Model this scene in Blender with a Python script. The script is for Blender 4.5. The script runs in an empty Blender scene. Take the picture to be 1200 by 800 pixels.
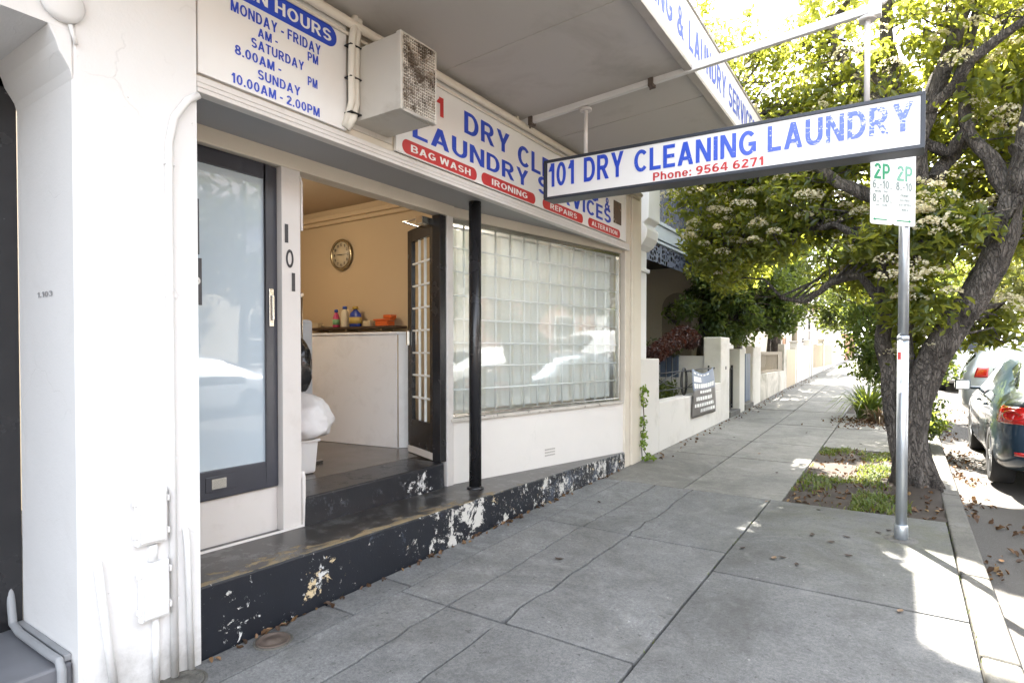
import bpy, bmesh, math, random
import numpy as np
from mathutils import Vector, Matrix, noise
from mathutils.bvhtree import BVHTree
random.seed(7); RNG = np.random.default_rng(7)
S = bpy.context.scene; COL = S.collection
R = math.radians

# ------------------------------------------------------------------ camera, sky, sun, exposure
cam = bpy.data.cameras.new('camera'); co = bpy.data.objects.new('camera', cam); COL.objects.link(co)
co.location = (0, 0, 1.5); co.rotation_euler = (R(90 - 0.9), 0, R(33.7))
cam.sensor_width = 36; cam.lens = 20.61; cam.shift_y = 0.019
cam.clip_start = 0.05; cam.clip_end = 3000
S.camera = co
SUN = Vector((-.347, .63, 1.0)).normalized()
ELEV = math.asin(SUN.z); AZ = math.atan2(SUN.x, SUN.y)
W = bpy.data.worlds.new('World'); S.world = W; W.use_nodes = True
wn = W.node_tree.nodes; wl = W.node_tree.links
sky = wn.new('ShaderNodeTexSky'); sky.sky_type = 'NISHITA'; sky.sun_disc = False
sky.sun_elevation = ELEV; sky.sun_rotation = AZ; sky.dust_density = 2.2; sky.ozone_density = .6; sky.air_density = 1.0
bg = wn['Background']; bg.inputs['Strength'].default_value = 0.15
hsv = wn.new('ShaderNodeHueSaturation'); hsv.inputs['Saturation'].default_value = .33
wl.new(sky.outputs[0], hsv.inputs['Color']); wl.new(hsv.outputs[0], bg.inputs['Color'])
sl = bpy.data.lights.new('sun', 'SUN'); so = bpy.data.objects.new('sun', sl); COL.objects.link(so)
sl.energy = 4.8; sl.angle = R(.55); sl.color = (1, .94, .84)
so.rotation_euler = SUN.to_track_quat('Z', 'Y').to_euler(); so.location = SUN * 60
S.view_settings.view_transform = 'Standard'; S.view_settings.look = 'None'
S.view_settings.exposure = 3.25; S.view_settings.gamma = 1; S.view_settings.use_curve_mapping = False
S.render.engine = 'CYCLES'
S.cycles.max_bounces = 8; S.cycles.diffuse_bounces = 4; S.cycles.glossy_bounces = 4
S.cycles.transparent_max_bounces = 16; S.cycles.transmission_bounces = 6
S.cycles.use_denoising = True; S.cycles.sample_clamp_indirect = 8
S.cycles.caustics_reflective = False; S.cycles.caustics_refractive = False

# ------------------------------------------------------------------ helpers
GP = [-30, -6, -3, 1.5, 6.8, 8.2, 11.9, 14.3, 18.4, 41, 80, 200]
GG = [-.4, -.15, -.10, 0, .086, .115, .2, .28, .44, 1.03, 1.9, 3.4]
def gz(y): return float(np.interp(y, GP, GG))

class MB:
    def __init__(s): s.v = []; s.f = []; s.m = []; s.sm = []
    def face(s, pts, mi=0, sm=False):
        n = len(s.v); s.v += [tuple(p) for p in pts]; s.f.append(tuple(range(n, n + len(pts)))); s.m.append(mi); s.sm.append(sm); return s
    def add(s, vs, fs, mi=0, sm=False):
        n = len(s.v); s.v += [tuple(p) for p in vs]
        for f in fs: s.f.append(tuple(i + n for i in f)); s.m.append(mi); s.sm.append(sm)
        return s
    def box(s, x0, x1, y0, y1, z0, z1, mi=0):
        vs = [(x, y, z) for z in (z0, z1) for y in (y0, y1) for x in (x0, x1)]
        return s.add(vs, [(0, 2, 3, 1), (4, 5, 7, 6), (0, 1, 5, 4), (2, 6, 7, 3), (0, 4, 6, 2), (1, 3, 7, 5)], mi)
    def hexa(s, b, t, mi=0):            # four bottom corners, four top corners, same order
        return s.add(list(b) + list(t), [(3, 2, 1, 0), (4, 5, 6, 7), (0, 1, 5, 4), (1, 2, 6, 5), (2, 3, 7, 6), (3, 0, 4, 7)], mi)
    def prism(s, poly, a, b, axis=2, mi=0, sm=False):   # polygon in the two other axes, extruded along axis
        def P(p, h):
            q = list(p); q.insert(axis, h); return q
        n = len(poly)
        return s.add([P(p, a) for p in poly] + [P(p, b) for p in poly],
                     [tuple(range(n))[::-1], tuple(range(n, 2 * n))], mi).add(
                     [P(p, a) for p in poly] + [P(p, b) for p in poly],
                     [(i, (i + 1) % n, (i + 1) % n + n, i + n) for i in range(n)], mi, sm)
    def tube(s, path, r, n=10, mi=0, cap=True, sm=True):
        path = [Vector(p) for p in path]; k = len(path)
        rs = r if isinstance(r, (list, tuple)) else [r] * k
        t0 = (path[1] - path[0]).normalized()
        u = t0.orthogonal().normalized(); base = len(s.v)
        for i, p in enumerate(path):
            t = (path[min(i + 1, k - 1)] - path[max(i - 1, 0)]).normalized()
            u = (u - t * u.dot(t)).normalized(); w = t.cross(u)
            for j in range(n):
                a = 2 * math.pi * j / n
                s.v.append(tuple(p + (u * math.cos(a) + w * math.sin(a)) * rs[i]))
        for i in range(k - 1):
            for j in range(n):
                a = base + i * n + j; b = base + i * n + (j + 1) % n
                s.f.append((a, b, b + n, a + n)); s.m.append(mi); s.sm.append(sm)
        if cap:
            s.f.append(tuple(base + j for j in range(n))[::-1]); s.m.append(mi); s.sm.append(False)
            e = base + (k - 1) * n
            s.f.append(tuple(e + j for j in range(n))); s.m.append(mi); s.sm.append(False)
        return s
    def lathe(s, prof, c, n=20, mi=0, axis=2, sm=True):
        base = len(s.v); k = len(prof)
        for r, h in prof:
            for j in range(n):
                a = 2 * math.pi * j / n; p = [r * math.cos(a), r * math.sin(a)]; p.insert(axis, h)
                s.v.append((c[0] + p[0], c[1] + p[1], c[2] + p[2]))
        for i in range(k - 1):
            for j in range(n):
                a = base + i * n + j; b = base + i * n + (j + 1) % n
                s.f.append((a, b, b + n, a + n)); s.m.append(mi); s.sm.append(sm)
        s.f.append(tuple(base + j for j in range(n))[::-1]); s.m.append(mi); s.sm.append(False)
        s.f.append(tuple(base + (k - 1) * n + j for j in range(n))); s.m.append(mi); s.sm.append(False)
        return s
    def build(s, name, mats, parent=None, bevel=0, seg=2, subsurf=0, loc=None, weld=True, solid=0):
        me = bpy.data.meshes.new(name)
        L = Vector(wloc(parent)) if parent else Vector(loc or (0, 0, 0))
        me.from_pydata([(p[0] - L.x, p[1] - L.y, p[2] - L.z) for p in s.v], [], s.f)
        if not isinstance(mats, (list, tuple)): mats = [mats]
        for m in mats: me.materials.append(m)
        me.polygons.foreach_set('material_index', s.m); me.polygons.foreach_set('use_smooth', s.sm)
        if weld:
            bm = bmesh.new(); bm.from_mesh(me); bmesh.ops.remove_doubles(bm, verts=bm.verts, dist=1e-5)
            bmesh.ops.recalc_face_normals(bm, faces=bm.faces); bm.to_mesh(me); bm.free()
        o = bpy.data.objects.new(name, me); COL.objects.link(o)
        if parent: o.parent = parent
        elif loc: o.location = loc
        if solid: md = o.modifiers.new('s', 'SOLIDIFY'); md.thickness = solid
        if bevel:
            md = o.modifiers.new('b', 'BEVEL'); md.width = bevel; md.segments = seg; md.limit_method = 'ANGLE'; md.angle_limit = R(35)
        if subsurf: md = o.modifiers.new('ss', 'SUBSURF'); md.levels = md.render_levels = subsurf
        return o

def wloc(o):
    p = Vector((0, 0, 0))
    while o is not None: p = p + o.location; o = o.parent
    return p
def tag(o, label=None, cat=None, group=None, kind=None):
    if label: o['label'] = label
    if cat: o['category'] = cat
    if group: o['group'] = group
    if kind: o['kind'] = kind
    return o
def thing(name, label, cat, loc=(0, 0, 0), group=None):
    o = bpy.data.objects.new(name, None); COL.objects.link(o); o.location = loc; o.empty_display_size = .1
    return tag(o, label, cat, group)
def struct(o): o['kind'] = 'structure'; return o
def copy_tree(o, parent=None):
    c = o.copy(); COL.objects.link(c); c.parent = parent
    for ch in list(o.children): copy_tree(ch, c)
    return c

# ---- a plain heavy sign-writer's alphabet made of bars, slants and ring pieces (cap height 1)
_T = .205; _Y = .165
def _R(x0, y0, x1, y1): return [[(x0, y0), (x1, y0), (x1, y1), (x0, y1)]]
def _P(a0, a1, y0, b0, b1, y1): return [[(a0, y0), (a1, y0), (b1, y1), (b0, y1)]]
def _E(cx, cy, rx, ry, a0, a1, tx=_T, ty=_Y, n=None):
    n = n or max(6, int(abs(a1 - a0) / 11)); o = []
    def p(a, k): a = R(a); return (cx + (rx - k * tx) * math.cos(a), cy + (ry - k * ty) * math.sin(a))
    for i in range(n): u, v = a0 + (a1 - a0) * i / n, a0 + (a1 - a0) * (i + 1) / n; o.append([p(u, 0), p(v, 0), p(v, 1), p(u, 1)])
    return o
T = _T
GLY = {
 'A': (.82, _P(0, .22, 0, .30, .52, 1) + _P(.60, .82, 0, .30, .52, 1) + _R(.17, .21, .65, .36)),
 'B': (.72, _R(0, 0, T, 1) + _R(T, 0, .42, _Y) + _R(T, .42, .42, .42 + _Y) + _R(T, 1 - _Y, .40, 1) + _E(.42, .2925, .30, .2925, -90, 90) + _E(.40, .71, .28, .29, -90, 90)),
 'C': (.74, _E(.40, .5, .40, .5, 42, 318)),
 'D': (.74, _R(0, 0, T, 1) + _R(T, 0, .34, _Y) + _R(T, 1 - _Y, .34, 1) + _E(.34, .5, .40, .5, -90, 90)),
 'E': (.64, _R(0, 0, T, 1) + _R(T, 0, .64, _Y) + _R(T, .42, .60, .42 + _Y) + _R(T, 1 - _Y, .63, 1)),
 'F': (.60, _R(0, 0, T, 1) + _R(T, .42, .54, .42 + _Y) + _R(T, 1 - _Y, .60, 1)),
 'G': (.80, _E(.41, .5, .41, .5, 42, 330) + _R(.44, .37, .80, .53) + _R(.62, .12, .80, .37)),
 'H': (.74, _R(0, 0, T, 1) + _R(.74 - T, 0, .74, 1) + _R(T, .42, .74 - T, .42 + _Y)),
 'I': (T, _R(0, 0, T, 1)),
 'K': (.76, _R(0, 0, T, 1) + _P(T, T, .32, .50, .75, 1) + _P(.50, .76, 0, .20, .40, .62)),
 'L': (.62, _R(0, 0, T, 1) + _R(T, 0, .62, _Y)),
 'M': (.88, _R(0, 0, .19, 1) + _R(.69, 0, .88, 1) + _P(.34, .54, 0, .0, .25, 1) + _P(.34, .54, 0, .63, .88, 1)),
 'N': (.76, _R(0, 0, .195, 1) + _R(.565, 0, .76, 1) + _P(.545, .76, 0, .0, .215, 1)),
 'O': (.82, _E(.41, .5, .41, .5, 0, 360)),
 'P': (.70, _R(0, 0, T, 1) + _R(T, .36, .38, .36 + _Y) + _R(T, 1 - _Y, .38, 1) + _E(.38, .68, .32, .32, -90, 90)),
 'R': (.76, _R(0, 0, T, 1) + _R(T, .39, .40, .39 + _Y) + _R(T, 1 - _Y, .40, 1) + _E(.40, .695, .31, .305, -90, 90) + _P(.52, .76, 0, .28, .50, .42)),
 'S': (.70, _E(.35, .7075, .34, .2925, 22, 270) + _E(.35, .2925, .35, .2925, -158, 90)),
 'T': (.66, _R(.33 - T / 2, 0, .33 + T / 2, 1 - _Y) + _R(0, 1 - _Y, .66, 1)),
 'U': (.74, _R(0, .36, T, 1) + _R(.74 - T, .36, .74, 1) + _E(.37, .36, .37, .36, 180, 360)),
 'V': (.78, _P(.28, .50, 0, 0, .22, 1) + _P(.28, .50, 0, .56, .78, 1)),
 'W': (1.08, _P(.17, .37, 0, 0, .20, 1) + _P(.17, .37, 0, .44, .64, 1) + _P(.71, .91, 0, .44, .64, 1) + _P(.71, .91, 0, .88, 1.08, 1)),
 'X': (.78, _P(0, .24, 0, .54, .78, 1) + _P(.54, .78, 0, 0, .24, 1)),
 'Y': (.78, _R(.39 - T / 2, 0, .39 + T / 2, .45) + _P(.39 - T / 2, .39 + T / 2, .40, 0, .23, 1) + _P(.39 - T / 2, .39 + T / 2, .40, .55, .78, 1)),
 '0': (.66, _E(.33, .5, .33, .5, 0, 360)),
 '1': (.44, _R(.22, 0, .22 + T, 1) + _P(0, .22, .66, .13, .40, .88) + _R(.16, .84, .22, 1)),
 '2': (.66, _E(.33, .69, .32, .31, -8, 168) + _P(0, .27, .15, .36, .62, .62) + _R(0, 0, .66, _Y)),
 '3': (.66, _E(.32, .72, .31, .28, -90, 165) + _E(.32, .29, .34, .29, -165, 90)),
 '4': (.70, _R(.40, 0, .59, 1) + _P(0, .16, .36, .34, .50, 1) + _R(0, .22, .70, .38)),
 '5': (.66, _R(.06, 1 - _Y, .62, 1) + _P(.0, .18, .42, .07, .25, .9) + _E(.32, .33, .34, .33, -160, 125)),
 '6': (.68, _E(.34, .32, .34, .32, 0, 360) + _E(.42, .42, .42, .58, 70, 190)),
 '7': (.64, _R(0, 1 - _Y, .64, 1) + _P(.14, .35, 0, .42, .64, .86)),
 '8': (.68, _E(.34, .725, .30, .275, 0, 360) + _E(.34, .29, .34, .29, 0, 360)),
 '9': (.68, _E(.34, .68, .34, .32, 0, 360) + _E(.26, .58, .42, .58, -110, 10)),
 '&': (.86, _E(.36, .76, .22, .24, 0, 360, .15, .13) + _E(.32, .27, .32, .27, 60, 350) + _P(.62, .86, 0, .18, .38, .70) + _P(.44, .60, .2, .62, .80, .46)),
 '-': (.36, _R(0, .33, .36, .50)), '.': (.2, _R(0, 0, .2, .19)), ':': (.2, _R(0, 0, .2, .19) + _R(0, .50, .2, .69)),
 'h': (.60, _R(0, 0, .19, 1) + _E(.30, .42, .30, .31, 0, 180, .19, .15) + _R(.41, 0, .60, .42)),
 'n': (.60, _R(0, 0, .19, .72) + _E(.30, .42, .30, .31, 0, 180, .19, .15) + _R(.41, 0, .60, .42)),
 'o': (.66, _E(.33, .36, .33, .37, 0, 360, .19, .15)), 'e': (.62, _E(.31, .36, .31, .37, 0, 322, .18, .14) + _R(.12, .30, .60, .43)),
}
def text(parent, body, fr, u, v, w, h, mat, bold=.02, name='lettering', depth=.0015, off=.002, shear=0):
    x = 0; P = []
    for ch in body:
        if ch == ' ': x += .34; continue
        gw, prims = GLY[ch]
        for pr in prims: P.append([(x + a + shear * b, b) for a, b in pr])
        x += gw + .13
    W_ = x - .13; O, U, V, N = [Vector(q) for q in fr]; mb = MB()
    for i, pr in enumerate(P):
        o_ = off + (i % 7) * .00012
        mb.face([O + U * (u + a / W_ * w) + V * (v + b * h) + N * o_ for a, b in pr])
    return mb.build(name, mat, parent, weld=False)
def pill(fr, u0, u1, v0, v1, off=.0012, th=.002):
    O, U, V, N = [Vector(q) for q in fr]; r = (v1 - v0) / 2; c = (v0 + v1) / 2; pts = []
    for i in range(13): a = -math.pi / 2 + math.pi * i / 12; pts.append((u1 - r + r * math.cos(a), c + r * math.sin(a)))
    for i in range(13): a = math.pi / 2 + math.pi * i / 12; pts.append((u0 + r + r * math.cos(a), c + r * math.sin(a)))
    m = MB(); m.face([O + U * a + V * b + N * off for a, b in pts]); return m

# ---- materials
def nt(m): return m.node_tree.nodes, m.node_tree.links
def mat0(name):
    m = bpy.data.materials.new(name); m.use_nodes = True; n, l = nt(m); return m, n, l, n['Principled BSDF']
def coord(n, l, world=False):
    if world: return n.new('ShaderNodeNewGeometry').outputs['Position']
    return n.new('ShaderNodeTexCoord').outputs['Object']
def nz(n, l, vec, scale, detail=4, rough=.55, dist=0):
    t = n.new('ShaderNodeTexNoise'); t.inputs['Scale'].default_value = scale; t.inputs['Detail'].default_value = detail
    t.inputs['Roughness'].default_value = rough; t.inputs['Distortion'].default_value = dist
    l.new(vec, t.inputs['Vector']); return t.outputs['Fac']
def ramp(n, l, src, a, b, ca=(0, 0, 0, 1), cb=(1, 1, 1, 1)):
    r = n.new('ShaderNodeValToRGB'); r.color_ramp.elements[0].position = a; r.color_ramp.elements[1].position = b
    r.color_ramp.elements[0].color = ca; r.color_ramp.elements[1].color = cb; l.new(src, r.inputs[0]); return r.outputs[0]
def mix(n, l, fac, a, b, mode='MIX'):
    x = n.new('ShaderNodeMix'); x.data_type = 'RGBA'; x.blend_type = mode
    for sock, val in ((x.inputs[0], fac), (x.inputs[6], a), (x.inputs[7], b)):
        if hasattr(val, 'is_output'): l.new(val, sock)
        elif isinstance(val, (int, float)): sock.default_value = val
        else: sock.default_value = (*val[:3], 1)
    return x.outputs[2]
def mth(n, l, op, a, b=None, c=None):
    x = n.new('ShaderNodeMath'); x.operation = op
    for i, val in enumerate((a, b, c)):
        if val is None: continue
        if hasattr(val, 'is_output'): l.new(val, x.inputs[i])
        else: x.inputs[i].default_value = val
    return x.outputs[0]
def bump(n, l, p, h, strength=.2, dist=.01):
    b = n.new('ShaderNodeBump'); b.inputs['Strength'].default_value = strength; b.inputs['Distance'].default_value = dist
    l.new(h, b.inputs['Height']); l.new(b.outputs[0], p.inputs['Normal'])
def M(name, col, rough=.6, var=.08, scale=3, fine=60, bmp=.08, metal=0, coat=0, world=False, dirt=0, dirtcol=(.12, .1, .08), dscale=2.5):
    m, n, l, p = mat0(name); v = coord(n, l, world)
    a = nz(n, l, v, scale, 5); b = nz(n, l, v, fine, 3)
    c = mix(n, l, a, [x * (1 - var * 1.6) for x in col], [min(1, x * (1 + var * 1.6)) for x in col])
    if dirt:
        d = ramp(n, l, nz(n, l, v, dscale, 7, .65, .4), .52, .75); d = mth(n, l, 'MULTIPLY', d, dirt); c = mix(n, l, d, c, dirtcol)
    l.new(c, p.inputs['Base Color'])
    r = n.new('ShaderNodeMapRange'); r.inputs[3].default_value = max(.02, rough - .1); r.inputs[4].default_value = min(1, rough + .1); l.new(a, r.inputs[0]); l.new(r.outputs[0], p.inputs['Roughness'])
    p.inputs['Metallic'].default_value = metal
    if coat: p.inputs['Coat Weight'].default_value = coat; p.inputs['Coat Roughness'].default_value = .04
    if bmp: bump(n, l, p, b, bmp, .004)
    return m
def old_render(name, col, amount=1.0):
    m, n, l, p = mat0(name); v = coord(n, l, True)
    c = mix(n, l, nz(n, l, v, 1.4, 6, .65), [x * .95 for x in col], [min(1, x * 1.03) for x in col])
    pt = ramp(n, l, nz(n, l, v, 2.6, 8, .7, .6), .56, .60); c = mix(n, l, mth(n, l, 'MULTIPLY', pt, .06 * amount), c, (.5, .48, .44))
    w = n.new('ShaderNodeMix'); w.data_type = 'VECTOR'; w.inputs[0].default_value = .12; q = n.new('ShaderNodeTexNoise'); q.inputs['Scale'].default_value = 7; q.inputs['Detail'].default_value = 6; l.new(v, q.inputs['Vector']); l.new(v, w.inputs[4]); l.new(q.outputs['Color'], w.inputs[5])
    vo = n.new('ShaderNodeTexVoronoi'); vo.feature = 'DISTANCE_TO_EDGE'; vo.inputs['Scale'].default_value = 2.6; l.new(w.outputs[1], vo.inputs['Vector'])
    ck = mth(n, l, 'SUBTRACT', 1, ramp(n, l, vo.outputs['Distance'], .001, .006)); mk = ramp(n, l, nz(n, l, v, 1.9, 3), .52, .62); ck = mth(n, l, 'MULTIPLY', ck, mk); c = mix(n, l, mth(n, l, 'MULTIPLY', ck, .14 * amount), c, (.25, .24, .22))
    sp = ramp(n, l, nz(n, l, v, 24, 4, .7), .72, .75); c = mix(n, l, mth(n, l, 'MULTIPLY', sp, .6 * amount), c, (.22, .2, .17))
    sep = n.new('ShaderNodeSeparateXYZ'); l.new(v, sep.inputs[0]); g = n.new('ShaderNodeMapRange'); g.inputs[1].default_value = .42; g.inputs[2].default_value = .0; l.new(sep.outputs[2], g.inputs[0])
    k = ramp(n, l, mth(n, l, 'MULTIPLY', g.outputs[0], nz(n, l, v, 7, 7, .7)), .24, .52); c = mix(n, l, mth(n, l, 'MULTIPLY', k, .5), c, (.2, .19, .165))
    l.new(c, p.inputs['Base Color']); p.inputs['Roughness'].default_value = .62
    bump(n, l, p, mth(n, l, 'ADD', mth(n, l, 'SUBTRACT', nz(n, l, v, 9, 6, .6), mth(n, l, 'MULTIPLY', ck, .3)), mth(n, l, 'MULTIPLY', nz(n, l, v, 90, 3), .25)), .35, .008); return m
def glass(name, tint=(.9, .94, .93), refl=1.0, base=.04):
    m = bpy.data.materials.new(name); m.use_nodes = True; n, l = nt(m); n.clear()
    o = n.new('ShaderNodeOutputMaterial'); mx = n.new('ShaderNodeMixShader'); t = n.new('ShaderNodeBsdfTransparent'); g = n.new('ShaderNodeBsdfGlossy')
    f = n.new('ShaderNodeLayerWeight'); f.inputs[0].default_value = .5
    t.inputs[0].default_value = (*tint, 1); g.inputs['Roughness'].default_value = .01; g.inputs[0].default_value = (.95, .97, 1, 1)
    fac = mth(n, l, 'MULTIPLY_ADD', mth(n, l, 'POWER', f.outputs['Facing'], 5), refl, base)
    wv = nz(n, l, coord(n, l), 1.2, 2); b = n.new('ShaderNodeBump'); b.inputs['Strength'].default_value = .03; b.inputs['Distance'].default_value = .05
    l.new(wv, b.inputs['Height']); l.new(b.outputs[0], g.inputs['Normal'])
    l.new(fac, mx.inputs[0]); l.new(t.outputs[0], mx.inputs[1]); l.new(g.outputs[0], mx.inputs[2]); l.new(mx.outputs[0], o.inputs[0]); return m
def emis(name, col, st):
    m, n, l, p = mat0(name); p.inputs['Base Color'].default_value = (*col, 1); p.inputs['Emission Color'].default_value = (*col, 1); p.inputs['Emission Strength'].default_value = st; return m
def leafmat(name, cols, trans=(.30, .38, .03), tw=.45, rough=.38):
    m = bpy.data.materials.new(name); m.use_nodes = True; n, l = nt(m); p = n['Principled BSDF']; o = n['Material Output']
    at = n.new('ShaderNodeAttribute'); at.attribute_name = 'tone'
    r = n.new('ShaderNodeValToRGB'); el = r.color_ramp.elements
    while len(el) < len(cols): el.new(.5)
    for i, c in enumerate(cols): el[i].position = i / (len(cols) - 1); el[i].color = (*c, 1)
    l.new(at.outputs['Fac'], r.inputs[0]); l.new(r.outputs[0], p.inputs['Base Color']); p.inputs['Roughness'].default_value = rough
    t = n.new('ShaderNodeBsdfTranslucent'); c2 = mix(n, l, .5, r.outputs[0], trans); l.new(c2, t.inputs[0])
    mx = n.new('ShaderNodeMixShader'); mx.inputs[0].default_value = tw
    l.new(p.outputs[0], mx.inputs[1]); l.new(t.outputs[0], mx.inputs[2]); l.new(mx.outputs[0], o.inputs[0]); return m

def peel_paint(name, base, layers, rough=.42, grad=None, hot=()):
    """old paint over render: flakes show other coats. layers: (colour, scale, threshold, softness, offset)"""
    m, n, l, p = mat0(name); v = coord(n, l, True); c = mix(n, l, nz(n, l, v, 5, 5), [x * .7 for x in base], [x * 1.5 for x in base])
    h = None
    sep = n.new('ShaderNodeSeparateXYZ'); l.new(v, sep.inputs[0])
    for col, sc, th, soft, off in layers:
        mp = n.new('ShaderNodeMapping'); mp.inputs['Location'].default_value = (off, off * 1.7, off * .6); l.new(v, mp.inputs[0])
        f = mth(n, l, 'ADD', nz(n, l, mp.outputs[0], sc, 12, .76, .35), mth(n, l, 'MULTIPLY', mth(n, l, 'SUBTRACT', nz(n, l, mp.outputs[0], 55, 5, .7), .5), .16))
        if grad is not None:
            g = n.new('ShaderNodeMapRange'); g.inputs[1].default_value = grad[0]; g.inputs[2].default_value = grad[1]; g.inputs[3].default_value = -.03; g.inputs[4].default_value = grad[2]
            l.new(sep.outputs[1], g.inputs[0]); f = mth(n, l, 'ADD', f, g.outputs[0])
        for (hx, hr, hv, hoff) in hot:
            if hoff == off:
                dn = n.new('ShaderNodeVectorMath'); dn.operation = 'DISTANCE'; dn.inputs[1].default_value = hx; l.new(v, dn.inputs[0])
                g2 = n.new('ShaderNodeMapRange'); g2.inputs[1].default_value = hr; g2.inputs[2].default_value = 0; g2.inputs[4].default_value = hv; l.new(dn.outputs['Value'], g2.inputs[0]); f = mth(n, l, 'ADD', f, g2.outputs[0])
        k = ramp(n, l, f, th, th + soft); c = mix(n, l, k, c, col)
        h = k if h is None else mth(n, l, 'MAXIMUM', h, k)
    l.new(c, p.inputs['Base Color'])
    rr = mth(n, l, 'MULTIPLY_ADD', h, .4, rough); l.new(rr, p.inputs['Roughness'])
    hb = mth(n, l, 'SUBTRACT', mth(n, l, 'MULTIPLY', nz(n, l, v, 70, 4), .5), h); bump(n, l, p, hb, .5, .003)
    return m
# ------------------------------------------------------------------ materials in use
WHITE = old_render('white_render_paint', (.755, .75, .74))
WALL = old_render('cream_white_wall_paint', (.74, .715, .675), .8)
TRIM = M('aged_white_trim_paint', (.66, .63, .60), .5, .05, 2.5, 60, .08, dirt=.35, dirtcol=(.40, .36, .32), dscale=3)
CREAM = M('cream_timber_paint', (.66, .60, .50), .5, .04, 3, 50, .08, dirt=.25, dirtcol=(.4, .34, .26))
SOFFIT = M('grey_soffit_paint', (.47, .445, .41), .6, .05, 1.1, 50, .05, dirt=.5, dirtcol=(.25, .225, .19), dscale=1.4)
SOFFITW = M('grey_under_fascia_paint', (.36, .36, .37), .55, .04, 1.5, 50, .05)
CHAR = M('charcoal_gloss_paint', (.045, .047, .06), .32, .15, 4, 80, .06, dirt=.2, dirtcol=(.12, .12, .13))
BLACKP = M('black_gloss_paint', (.018, .018, .02), .25, .2, 6, 80, .06)
DARK = M('dark_gap', (.02, .02, .02), .9, .1)
METAL = M('galvanised_steel', (.50, .54, .58), .38, .10, 12, 120, .06, metal=.75, dirt=.25, dirtcol=(.35, .35, .34))
CHROME = M('worn_chrome', (.62, .60, .56), .22, .1, 8, 60, .05, metal=1)
def concrete(name, base, speck=1.0, algae=False):
    m, n, l, p = mat0(name); v = coord(n, l, True)
    at = n.new('ShaderNodeAttribute'); at.attribute_name = 'tone'
    c = mix(n, l, nz(n, l, v, 1.3, 7, .65), [x * .62 for x in base], [x * 1.34 for x in base])
    c = mix(n, l, .85, c, mix(n, l, nz(n, l, v, 7, 9, .75), (.24, .24, .25), (.78, .78, .77)), 'OVERLAY')
    sp = nz(n, l, v, 150, 4, .75); s2 = nz(n, l, v, 48, 4, .75)
    c = mix(n, l, .38 * speck, c, mix(n, l, ramp(n, l, sp, .40, .60), (.24, .24, .25), (.80, .80, .78)), 'OVERLAY')
    c = mix(n, l, .45 * speck, c, mix(n, l, ramp(n, l, s2, .38, .62), (.30, .30, .31), (.70, .70, .69)), 'OVERLAY')
    spots = ramp(n, l, nz(n, l, v, 26, 3), .665, .70); c = mix(n, l, mth(n, l, 'MULTIPLY', spots, .6), c, (.04, .038, .036))
    pits = ramp(n, l, nz(n, l, v, 75, 3, .8), .60, .66); c = mix(n, l, mth(n, l, 'MULTIPLY', pits, .45 * speck), c, (.05, .05, .05))
    gum = n.new('ShaderNodeTexVoronoi'); gum.inputs['Scale'].default_value = 3.2; l.new(v, gum.inputs['Vector']); gm_ = mth(n, l, 'SUBTRACT', 1, ramp(n, l, gum.outputs['Distance'], .045, .06)); c = mix(n, l, mth(n, l, 'MULTIPLY', gm_, .45), c, (.06, .058, .055))
    wh = ramp(n, l, nz(n, l, v, 14, 3), .735, .75); c = mix(n, l, mth(n, l, 'MULTIPLY', wh, .5), c, (.5, .5, .48))
    st = ramp(n, l, nz(n, l, v, .9, 9, .75, 1.2), .46, .68); c = mix(n, l, mth(n, l, 'MULTIPLY', st, .65), c, (.07, .068, .062))
    s3 = ramp(n, l, nz(n, l, v, 2.4, 8, .7, 1.5), .55, .72); c = mix(n, l, mth(n, l, 'MULTIPLY', s3, .45), c, (.30, .30, .29))
    if algae:
        gm = n.new('ShaderNodeVectorMath'); gm.operation = 'DISTANCE'; gm.inputs[1].default_value = (.1, 5.7, .06); l.new(v, gm.inputs[0])
        f = n.new('ShaderNodeMapRange'); f.inputs[1].default_value = 1.9; f.inputs[2].default_value = .2; l.new(gm.outputs['Value'], f.inputs[0])
        k = mth(n, l, 'MULTIPLY', f.outputs[0], ramp(n, l, nz(n, l, v, 3, 7, .7), .35, .65)); c = mix(n, l, mth(n, l, 'MULTIPLY', k, .65), c, (.115, .115, .06))
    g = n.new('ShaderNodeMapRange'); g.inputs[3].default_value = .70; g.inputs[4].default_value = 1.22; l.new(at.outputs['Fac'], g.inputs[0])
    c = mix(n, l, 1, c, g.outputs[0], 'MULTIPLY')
    l.new(c, p.inputs['Base Color']); p.inputs['Roughness'].default_value = .8
    bump(n, l, p, mth(n, l, 'ADD', sp, s2), .5, .006); return m
CONC = concrete('weathered_concrete_slab', (.158, .159, .158), 1.0, True)
CONC2 = concrete('newer_concrete_slab', (.185, .178, .16), .6)
KERBM = concrete('kerb_concrete', (.175, .165, .14), .8)
DIRT = M('joint_dirt', (.035, .032, .028), .95, .3, 20, 90, .3, world=True)
SOIL = M('dark_garden_soil', (.045, .034, .025), .95, .4, 9, 50, .8, world=True)
EARTH = M('dry_ground', (.12, .105, .08), .95, .3, 1, 20, .4, world=True)
def asphalt():
    m, n, l, p = mat0('asphalt'); v = coord(n, l, True)
    c = mix(n, l, nz(n, l, v, .7, 6), (.05, .045, .04), (.085, .076, .066))
    sp = nz(n, l, v, 220, 2, .7); c = mix(n, l, ramp(n, l, sp, .55, .72), c, (.2, .195, .19))
    l.new(c, p.inputs['Base Color']); p.inputs['Roughness'].default_value = .85; bump(n, l, p, sp, .5, .006); return m
ASPH = asphalt()
BLUE = M('blue_sign_vinyl', (.025, .07, .52), .35, .04, 5, 60, 0)
RED = M('red_sign_vinyl', (.52, .035, .035), .4, .06, 4, 60, 0)
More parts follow.
